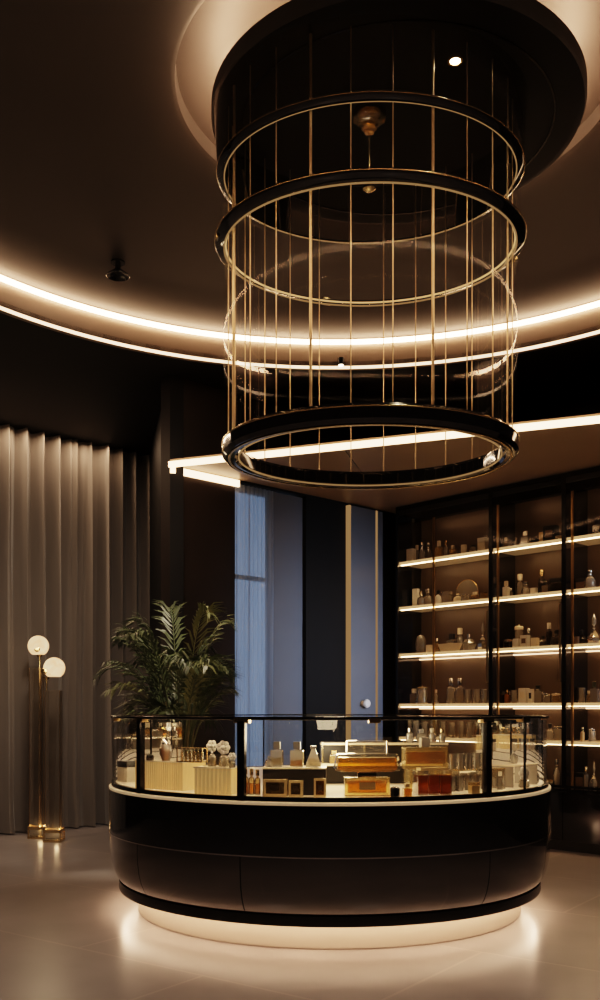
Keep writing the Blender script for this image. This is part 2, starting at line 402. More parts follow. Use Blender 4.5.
# ------------------------------------------------------------------ window, sheer, blue panels, door
bm = BM()
zt = ZS-.03
wd = math.atan2(kd.y, kd.x)
back = -kn*.10
def kbox(bm, a, b, z0, z1, off, th):
    """box along the panelled wall from a to b; off = distance into the wall"""
    p, q = a-kn*off, b-kn*off; prism(bm, [p, q, q-kn*th, p-kn*th], z0, z1)
for (a, b, z0, z1) in ((w235, w235+kd*.04, 0, zt), (w275-kd*.02, w275+kd*.02, 0, zt), (w235, w275, zt-.05, zt), (w235, w275, 0, .06), (w235, w275, 2.53, 2.57)):
    kbox(bm, a, b, z0, z1, .10, .04)
win = struct(finish('window_1', bm, 'black_metal', smooth=False))
bm = BM(); kbox(bm, w235+kd*.03, w275-kd*.02, .05, zt-.04, .115, .008); finish('window_pane', bm, 'pane', win, smooth=False)
bm = BM(); kbox(bm, w275, w305, 0, zt, .05, .05); struct(finish('wall_rear_panel', bm, 'blue_panel', smooth=False))
# sheer curtain
def drape(name, a, b, nrm, z0, z1, pitch, amp, mat, seed, nz=14, flare=.0, puddle=0, two=True):
    rnd = random.Random(seed); L = (b-a).length; d = (b-a).normalized()
    nx = int(L/pitch*12)
    # irregular pleat phase
    ph = [0]; 
    for i in range(nx): ph.append(ph[-1]+2*PI/12*rnd.choice((.75, .9, 1, 1.15, 1.35)) )
    ampv = [1+.45*math.sin(i*.13+seed)+.25*math.sin(i*.031*7) for i in range(nx+1)]
    bm = BM(); rows = []
    for j in range(nz+1):
        v = j/nz; z = z1+(z0-z1)*v; row = []
        for i in range(nx+1):
            s = L*i/nx
            w = math.sin(ph[i]); w = math.copysign(abs(w)**.7, w)
            am = amp*ampv[i]*(.75+.35*v+flare*v**3)
            sh = .012*math.sin(v*5+i*.07)*v
            o = w*am + .35*amp*math.sin(ph[i]*2.1+v*2.2+seed) + (puddle*max(0, v-.93)/.07*(.5+.5*math.sin(ph[i]*.5)))
            p = a+d*(s+sh+.3*am*math.cos(ph[i]))+nrm*o
            row.append(bm.verts.new((p.x, p.y, z)))
        rows.append(row)
    for A, B in zip(rows, rows[1:]):
        for i in range(nx): bm.faces.new((A[i], A[i+1], B[i+1], B[i]))
    o = finish(name, bm, mat)
    return o
sc = drape('sheer_curtain', w235-kn*.03+kd*.02, w275-kn*.03-kd*.01, kn, .01, zt, .055, .013, 'sheer', 3)
tag(sc, 'pale blue sheer curtain hanging in the dusk-lit window', 'curtain')

def kpanel(a, b, off, th, z0, z1, name, mat, parent=None):
    bm = BM(); kbox(bm, a, b, z0, z1, off, th); return finish(name, bm, mat, parent, smooth=False)
d1 = struct(kpanel(w347+kd*.012, w374-kd*.032, -.045, .05, .01, zt, 'door_1', 'blue_panel'))
kp = on_line(359.5, w351, w374)+kn*.05
bm = BM(); lathe(bm, [(0, 0), (.03, 0), (.03, .012), (.016, .016), (.016, .03), (.038, .042), (.046, .06), (.038, .078), (0, .085)], 24)
bmesh.ops.rotate(bm, verts=bm.verts[:], cent=(0, 0, 0), matrix=Matrix.Rotation(PI/2, 3, 'X'))
bmesh.ops.rotate(bm, verts=bm.verts[:], cent=(0, 0, 0), matrix=Matrix.Rotation(math.atan2(kn.y, kn.x)+PI/2, 3, 'Z'))
hd = finish('door_knob', bm, 'white', d1, loc=(kp.x-kn.x*.005, kp.y-kn.y*.005, EYE+.068))
struct(kpanel(w347-kd*.018, w347+kd*.008, -.05, .06, .01, zt, 'trim_4', 'brass_glow'))
struct(kpanel(w374-kd*.03, w374-kd*.004, -.05, .06, .01, zt, 'trim_5', 'brass_glow'))
struct(kpanel(w374+kd*.0, K2+kd*.0, -.04, .05, .01, zt, 'wall_rear_panel.001', 'blue_panel'))

# velvet curtain
cend = on_line(147, CW0, CW1)
cu = drape('velvet_curtain', CW0-cwd*2.2, cend, cwn, .012, ZC-.01, .19, .085, 'curtain', 11, nz=22, flare=.35, puddle=.05)
tag(cu, 'tall taupe pleated velvet curtain behind the two floor lamps', 'curtain')

# ------------------------------------------------------------------ chandelier
ch = thing('chandelier', 'tall cylindrical glass chandelier with black rings, gold light lines and slim brass rods', 'chandelier', (LC.x, LC.y, EYE+3.02))
ch.scale = (1, .86, 1)      # slightly oval in plan
def rel(z): return z-3.02
def hoop(name, r0, r1, z0, z1, mat, parent, b=.012, n=128):
    bm = BM(); lathe(bm, [(r0+b, z0), (r1-b, z0), (r1, z0+b), (r1, z1-b), (r1-b, z1), (r0+b, z1), (r0, z1-b), (r0, z0+b)], n, closed_prof=True)
    return finish(name, bm, mat, parent)
def flange(name, r0, r1, zi, zo, zt_, parent):
    bm = BM(); lathe(bm, [(r0, rel(zi)), (r1-.006, rel(zo)), (r1, rel(zo)+.006), (r1, rel(zt_)-.005), (r1-.006, rel(zt_)), (r0, rel(zi)+.016)], 128, closed_prof=True)
    return finish(name, bm, 'black_gloss', parent)
lr = hoop('lower_ring', .662, .742, rel(1.262), rel(1.352), 'black_gloss', ch, .018)
hoop('gold_line', .656, .6615, rel(1.272), rel(1.267), 'brass_glow', lr, .001)
hoop('gold_line', .700, .712, rel(1.257), rel(1.262), 'brass', lr, .001)
hoop('gold_line', .7425, .746, rel(1.33), rel(1.336), 'brass', lr, .001)
mr = flange('middle_ring', .728, .778, 2.318, 2.334, 2.36, ch)
hoop('gold_line', .720, .727, rel(2.324), rel(2.332), 'ring_led', mr, .001)
hoop('gold_line', .728, .735, rel(2.309), rel(2.316), 'brass_glow', mr, .001)
hoop('gold_line', .7782, .781, rel(2.346), rel(2.351), 'brass', mr, .001)
tr = flange('top_ring', .735, .768, 2.668, 2.68, 2.70, ch)
hoop('gold_line', .728, .734, rel(2.667), rel(2.673), 'brass_glow', tr, .001)
hoop('gold_line', .7682, .771, rel(2.688), rel(2.693), 'brass', tr, .001)
bm = BM(); lathe(bm, [(.735, rel(1.353)), (.735, rel(2.32))], 96); finish('glass_cylinder', bm, 'tube', ch)
bm = BM(); lathe(bm, [(.752, rel(2.352)), (.752, rel(2.668))], 96); finish('glass_cylinder', bm, 'tube', ch)
bm = BM(); lathe(bm, [(.765, rel(2.702)), (.785, rel(3.018))], 96); finish('smoked_collar', bm, 'smoke', ch)
NR = 24
for i in range(NR):
    a = 2*PI*(i+.32)/NR
    x, y = .71*math.sin(a), -.71*math.cos(a)
    bm = BM(); tube(bm, [(x, y, rel(1.30)), (x, y, rel(3.018))], .0065 if i in (1, 22, 19) else .0028, 8); finish('rod', bm, 'pale_brass', ch)
# brass clips on the rings
for rr, z, par in ((.775, 2.345, mr), (.742, 1.30, lr)):
    for a in (-80, 100, 195):
        a = math.radians(a); bm = BM(); box(bm, ((rr-.004)*math.sin(a), -(rr-.004)*math.cos(a), rel(z)), (.05, .012, .045), rot=a, bev=.003); finish('clip', bm, 'brass', par)
bm = BM(); lathe(bm, [(0, .0), (.085, 0), (.088, -.03), (.085, -.04), (.06, -.055), (.045, -.06), (.04, -.085), (.028, -.092), (.026, -.105), (0, -.11)], 10)
hub = finish('crystal_hub', bm, 'gold_glass', ch, smooth=False)
bm = BM(); lathe(bm, [(0, 0), (.06, 0), (.05, -.035), (.03, -.07), (0, -.08)], 12); finish('core', bm, 'brass', hub)
bm = BM(); tube(bm, [(0, 0, -.1), (0, 0, rel(2.655))], .0035, 8); st = finish('stem', bm, 'brass', ch)
bm = BM(); lathe(bm, [(0, .012), (.012, .01), (.03, -.0), (.034, -.012), (.02, -.022), (0, -.026)], 16, (0, 0, rel(2.645))); finish('finial', bm, 'brass', st)

# ------------------------------------------------------------------ display counter
ct = thing('display_counter', 'round black lacquer perfume counter with curved glass case and glowing plinth', 'counter', (KC.x, KC.y, 0))
rad = math.radians
POST = [-51.5, -20.6, 36.1, 51, 110, 150, 200, 245]
bm = BM(); lathe(bm, [(1.20, 0), (1.247, 0), (1.247, .006), (1.252, .008), (1.252, .167), (1.20, .167)], 128, closed_prof=True); finish('plinth', bm, 'plinth', ct)
bm = BM(); lathe(bm, [(1.325, .155), (1.352, .155), (1.352, .167), (1.325, .167)], 128, closed_prof=True); finish('plinth_light', bm, 'plinth_led', ct)
prof = [(1.435, .515), (1.435, .46), (1.432, .40), (1.424, .34), (1.410, .285), (1.390, .24), (1.368, .21)]
segs = [-110, -51.5, -20.6, 36.1, 64, 110, 155, 205, 250]
for a, b in zip(segs, segs[1:]):
    bm = BM(); lathe(bm, prof+[(1.34, .21), (1.355, .235), (1.385, .31), (1.40, .44), (1.40, .515)], 24, a0=rad(a+.12), a1=rad(b-.12), closed_prof=True); finish('lower_panel', bm, 'black_lower', ct)
bm = BM(); lathe(bm, [(1.20, .168), (1.360, .168), (1.360, .148), (1.372, .148), (1.376, .158), (1.374, .205), (1.20, .205)], 128, closed_prof=True); finish('bottom_rim', bm, 'black_metal', ct)
bm = BM(); lathe(bm, [(1.30, .205), (1.30, .52)], 96); finish('core', bm, 'black_satin', ct)
bm = BM(); lathe(bm, [(1.437, .787), (1.437, .523), (1.40, .523), (1.40, .787)], 160, closed_prof=True); finish('upper_band', bm, 'black_gloss', ct)
bm = BM(); lathe(bm, [(1.41, .515), (1.4385, .515), (1.4385, .522), (1.41, .522)], 160, closed_prof=True); finish('trim_line', bm, 'silver', ct)
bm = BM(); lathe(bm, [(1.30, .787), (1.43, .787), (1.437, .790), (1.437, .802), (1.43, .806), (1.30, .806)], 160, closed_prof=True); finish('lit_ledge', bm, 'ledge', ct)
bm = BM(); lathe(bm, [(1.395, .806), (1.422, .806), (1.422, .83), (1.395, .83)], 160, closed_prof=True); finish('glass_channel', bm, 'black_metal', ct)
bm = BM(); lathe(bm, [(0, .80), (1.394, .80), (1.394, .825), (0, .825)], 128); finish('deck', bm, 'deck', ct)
ZG = 1.225
for a, b in zip(POST, POST[1:]+[POST[0]+360]):
    bm = BM(); nseg = max(6, int((b-a)/2.5)); lathe(bm, [(1.412, .83), (1.412, ZG+.008)], nseg, a0=rad(a+.5), a1=rad(b-.5)); finish('glass_pane', bm, 'pane', ct)
for a in POST:
    wide = a in (-51.5, -20.6, 36.1)
    bm = BM(); box(bm, (1.413*math.sin(rad(a)), -1.413*math.cos(rad(a)), (.79+ZG)/2), (.042 if wide else .012, .034 if wide else .012, ZG-.79), rot=rad(a), bev=.003); finish('post', bm, 'black_metal', ct)
bm = BM(); lathe(bm, [(1.385, ZG+.008), (1.424, ZG+.008), (1.427, ZG+.011), (1.427, ZG+.021), (1.424, ZG+.024), (1.385, ZG+.024)], 160, closed_prof=True); tr_ = finish('top_rail', bm, 'black_metal', ct)
bm = BM(); lathe(bm, [(1.3735, ZG+.0165), (1.3845, ZG+.0165), (1.3845, ZG+.0200), (1.3735, ZG+.0200)], 160, closed_prof=True); finish('rail_light', bm, emission('case strip', (1, .66, .38), 85), tr_)
bm = BM(); lathe(bm, [(1.366, ZG+.005), (1.370, ZG+.005), (1.370, ZG+.021), (1.385, ZG+.021), (1.385, ZG+.024), (1.366, ZG+.024)], 160, closed_prof=True); finish('inner_lip', bm, 'black_metal', tr_)
bm = BM(); lathe(bm, [(0, ZG+.010), (1.365, ZG+.020)], 96); finish('glass_top', bm, 'pane', ct)
for a in POST:
    bm = BM(); box(bm, (1.408*math.sin(rad(a)), -1.408*math.cos(rad(a)), ZG+.004), (.085, .040, .028), rot=rad(a), bev=.003); finish('rail_clip', bm, 'brass', tr_)
for a in (-70, 8, 50):
    bm = BM(); box(bm, (1.408*math.sin(rad(a)), -1.408*math.cos(rad(a)), ZG+.004), (.06, .038, .026), rot=rad(a), bev=.003); finish('rail_clip', bm, 'brass_dark', tr_)

# ------------------------------------------------------------------ bottles and boxes
def rect(bm, prof, c=(0, 0, 0), ax=1, ay=1, bev=0):
    lathe(bm, [(r*math.sqrt(2), z) for r, z in prof], 4, c, ax, ay, rot=PI/4)

def bottle(kind, w, h, root, body='clear_bottle', liquid=None, cap='black_box', fill=.6, depth=.7):
    """glass body, perfume, collar and cap (or stopper) of one bottle standing at the root"""
    r = w/2
    cn = 'cap'
    sm = True
    if kind == 'round':
        hb = h*.68; pf = [(0, 0), (r*.82, 0), (r, hb*.12), (r, hb*.55), (r*.85, hb*.8), (r*.32, hb*.97), (r*.30, hb)]
        lq = [(0, .004), (r*.78, .004), (r*.92, hb*.13), (r*.92, hb*fill*.8), (0, hb*fill*.8)]
        cp = [(0, hb+.001), (r*.42, hb+.001), (r*.42, hb+h*.05), (r*.36, hb+h*.06), (r*.50, h*.86), (r*.44, h*.97), (0, h)]; n = 20; ax = ay = 1
    elif kind == 'square':
        hb = h*.70; pf = [(0, 0), (r*.94, 0), (r, hb*.04), (r, hb*.88), (r*.92, hb*.94), (r*.36, hb*.95), (r*.33, hb)]
        lq = [(0, .005), (r*.86, .005), (r*.86, hb*fill), (0, hb*fill)]
        cp = [(0, hb+.001), (r*.55, hb+.001), (r*.55, h*.99), (r*.5, h), (0, h)]; n = 4; ax, ay = 1, depth; sm = False
    elif kind == 'tall':
        hb = h*.74; pf = [(0, 0), (r*.95, 0), (r, hb*.03), (r, hb*.78), (r*.9, hb*.86), (r*.4, hb*.93), (r*.38, hb)]
        lq = [(0, .005), (r*.88, .005), (r*.88, hb*fill), (0, hb*fill)]
        cp = [(0, hb+.001), (r*.62, hb+.001), (r*.62, h*.98), (r*.56, h), (0, h)]; n = 20; ax = ay = 1
    elif kind == 'decanter':
        hb = h*.52; pf = [(0, 0), (r*.8, 0), (r, hb*.2), (r*.95, hb*.42), (r*.62, hb*.68), (r*.24, hb*.85), (r*.2, hb*.95), (r*.3, hb)]
        lq = [(0, .004), (r*.74, .004), (r*.90, hb*.2), (r*.85, hb*.42), (0, hb*.42)]
        cp = [(0, hb+.001), (r*.16, hb+.001), (r*.14, hb+h*.06), (r*.34, h*.66), (r*.30, h*.80), (r*.12, h*.94), (0, h)]; n = 8; ax = ay = 1; cn = 'stopper'; sm = False
    elif kind == 'flacon':        # broad flat facetted bottle
        hb = h*.74; pf = [(0, 0), (r*.70, 0), (r*.78, hb*.05), (r, hb*.45), (r*.96, hb*.62), (r*.6, hb*.9), (r*.2, hb*.95), (r*.2, hb)]
        lq = [(0, .005), (r*.64, .005), (r*.86, hb*.42), (0, hb*.42)]
        cp = [(0, hb+.001), (r*.24, hb+.001), (r*.3, h*.84), (r*.26, h*.96), (0, h)]; n = 8; ax, ay = 1, .8; cn = 'stopper'; sm = False
    elif kind == 'jar':
        hb = h*.78; pf = [(0, 0), (r*.9, 0), (r, hb*.06), (r, hb*.9), (r*.9, hb*.97), (r*.86, hb)]
        lq = [(0, .004), (r*.86, .004), (r*.86, hb*fill), (0, hb*fill)]
        cp = [(0, hb+.001), (r*.96, hb+.001), (r*.96, hb+h*.12), (r*.84, hb+h*.15), (r*.2, h*.94), (r*.18, h), (0, h)]; n = 20; ax = ay = 1; cn = 'lid'
    elif kind == 'egg':
        hb = h*.70; pf = [(0, 0), (r*.55, 0), (r*.62, hb*.06), (r*.95, hb*.4), (r, hb*.62), (r*.9, hb*.85), (r*.7, hb)]
        lq = [(0, .004), (r*.5, .004), (r*.86, hb*.4), (r*.9, hb*.7), (0, hb*.7)]
        cp = [(0, hb+.001), (r*.74, hb+.001), (r*.66, hb+h*.1), (r*.4, h*.90), (r*.1, h*.97), (0, h)]; n = 20; ax = ay = 1
    bm = BM(); lathe(bm, [((x*math.sqrt(2) if n == 4 else x), z) for x, z in pf], n, sx=ax, sy=ay, rot=PI/n if n < 9 else 0)
    g = finish('glass_body', bm, body, root, smooth=sm)
    if liquid:
        bm = BM(); lathe(bm, [((x*math.sqrt(2) if n == 4 else x), z) for x, z in lq], n, sx=ax, sy=ay, rot=PI/n if n < 9 else 0); finish('perfume', bm, liquid, g, smooth=sm)
    nc = 4 if (n == 4) else n
    bm = BM(); lathe(bm, [((x*math.sqrt(2) if nc == 4 else x), z) for x, z in cp], nc, sx=ax, sy=(ay if nc == 4 else 1), rot=PI/nc if nc < 9 else 0); finish(cn, bm, cap, root, smooth=sm)
    return root

def carton(w, h, root, mat, depth=.7, lid=None, label_mat=None):
    hl = h*.3 if lid else 0
    bm = BM(); box(bm, (0, 0, (h-hl)/2), (w, w*depth, h-hl), bev=min(w, h)*.03); b = finish('box_body', bm, mat, root)
    if lid:
        bm = BM(); box(bm, (0, 0, h-hl/2+.0005), (w*1.02, w*depth*1.02, hl-.001), bev=min(w, h)*.03); finish('lid', bm, lid, root)
    if label_mat:
        bm = BM(); box(bm, (0, -w*depth/2-.0008, (h-hl)*.52), (w*.6, .0012, (h-hl)*.42)); finish('front_label', bm, label_mat, b, smooth=False)
    return root

def tumbler(w, h, root, mat='crystal'):
    r = w/2
    bm = BM(); lathe(bm, [(0, 0), (r*.85, 0), (r*.88, h*.02), (r, h), (r*.93, h), (r*.8, h*.16), (0, h*.14)], 16); finish('glass_body', bm, mat, root)
    bm = BM(); lathe(bm, [(0, .001), (r*.80, .001), (r*.80, h*.12), (0, h*.12)], 16); finish('base', bm, 'gold_glass', root)
    return root

# ------------------------------------------------------------------ wall cabinets
SHELF = [2.85, 2.375, 1.88, 1.35, 1.0]
u1, u2, u3 = on_line(396, K2, S1), on_line(490, K2, S1), on_line(563, K2, S1)
u4 = u3+(u3-u2)*1.05
srot = math.atan2(sd.y, sd.x)
DEP = .40
UNIT = [(u1, u2, 'corner'), (u2, u3, 'middle'), (u3, u4, 'outer')]
def sbox(bm, a, b, z0, z1, off, th):
    p, q = a+sn*off, b+sn*off; prism(bm, [p, q, q+sn*th, p+sn*th], z0, z1)
def local(o, root):     # a mesh built in world space moves into the frame of its thing
    o.data.transform(Matrix.Rotation(-root.rotation_euler.z, 4, 'Z') @ Matrix.Translation(-Vector(root.location)))
    return o
ins_px = {0: 445, 1: 509, 2: 583}
for k, (a, b, nm) in enumerate(UNIT):
    mid = (a+b)/2
    lab = {'corner': 'tall glass fronted perfume cabinet next to the blue door', 'middle': 'tall glass fronted perfume cabinet, the second one from the blue door', 'outer': 'tall glass fronted perfume cabinet, the third one from the blue door'}[nm]
    root = thing('display_cabinet', lab, 'cabinet', (mid.x, mid.y, 0), srot, 'perfume display cabinets')
    def part(name, mat, fn, parent=None):
        bm = BM(); fn(bm); o = finish(name, bm, mat, smooth=False)
        o.parent = parent or root; return local(o, root)
    part('plinth', 'black_satin', lambda m: sbox(m, a, b, .0, .09, .05, DEP-.06))
    part('base_box', 'black_satin', lambda m: sbox(m, a, b, .09, .545, .012, DEP-.02))
    for (p, q) in ((a, mid), (mid, b)):
        dr = part('base_door', 'black_gloss', lambda m: sbox(m, p+sd*.004, q-sd*.004, .10, .535, -.006, .018))
    part('counter_ledge', 'black_gloss', lambda m: sbox(m, a, b, .546, .571, -.02, DEP+.02))
    part('back_panel', 'bronze_back', lambda m: sbox(m, a, b, .572, ZS-.01, DEP, .02))
    part('top_panel', 'black_satin', lambda m: sbox(m, a, b, ZS-.10, ZS-.006, .0, DEP))
    part('valance', 'black_gloss', lambda m: sbox(m, a, b, ZS-.18, ZS-.101, .0, .016))  # lip added to keep the strip behind it out of sight
    part('top_fill', 'led_white', lambda m: sbox(m, a+sd*.06, b-sd*.06, ZS-.115, ZS-.101, .05, .02))  # hidden strip added to brighten the bottles
    part('upright', 'black_gloss' if k else 'smoke', lambda m: sbox(m, a, a+sd*.022, .572, ZS-.10, .018, DEP-.02))
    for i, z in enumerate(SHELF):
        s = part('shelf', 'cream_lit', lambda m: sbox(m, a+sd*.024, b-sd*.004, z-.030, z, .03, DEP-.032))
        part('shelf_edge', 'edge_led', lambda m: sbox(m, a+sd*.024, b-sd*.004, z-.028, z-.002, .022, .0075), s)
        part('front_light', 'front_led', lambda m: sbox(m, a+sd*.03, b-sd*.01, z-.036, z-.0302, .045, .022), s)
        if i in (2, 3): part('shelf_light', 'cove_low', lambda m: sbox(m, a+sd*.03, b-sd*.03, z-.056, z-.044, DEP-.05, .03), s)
    ip = on_line(ins_px[k], K2+sn*.2, S1+sn*.2)-sn*.2
    part('divider', 'brass_dark', lambda m: sbox(m, ip-sd*.009, ip+sd*.009, .572, ZS-.18, .004, .02))
    fr = part('glass_door', 'black_metal', lambda m: [sbox(m, a, a+sd*.03, .575, ZS-.012, -.006, .014), sbox(m, b-sd*.012, b, .575, ZS-.012, -.006, .014),
              sbox(m, a+sd*.03, b-sd*.012, ZS-.05, ZS-.012, -.006, .014), sbox(m, a+sd*.03, b-sd*.012, .575, .60, -.006, .014)])
    part('door_pane', 'door_glass', lambda m: sbox(m, a+sd*.03, b-sd*.012, .60, ZS-.05, .0, .003), fr)
    hq = b-sd*.02
    part('door_pull', 'brass_dark', lambda m: sbox(m, hq-sd*.006, hq+sd*.006, 1.55, 2.25, -.03, .023), fr)

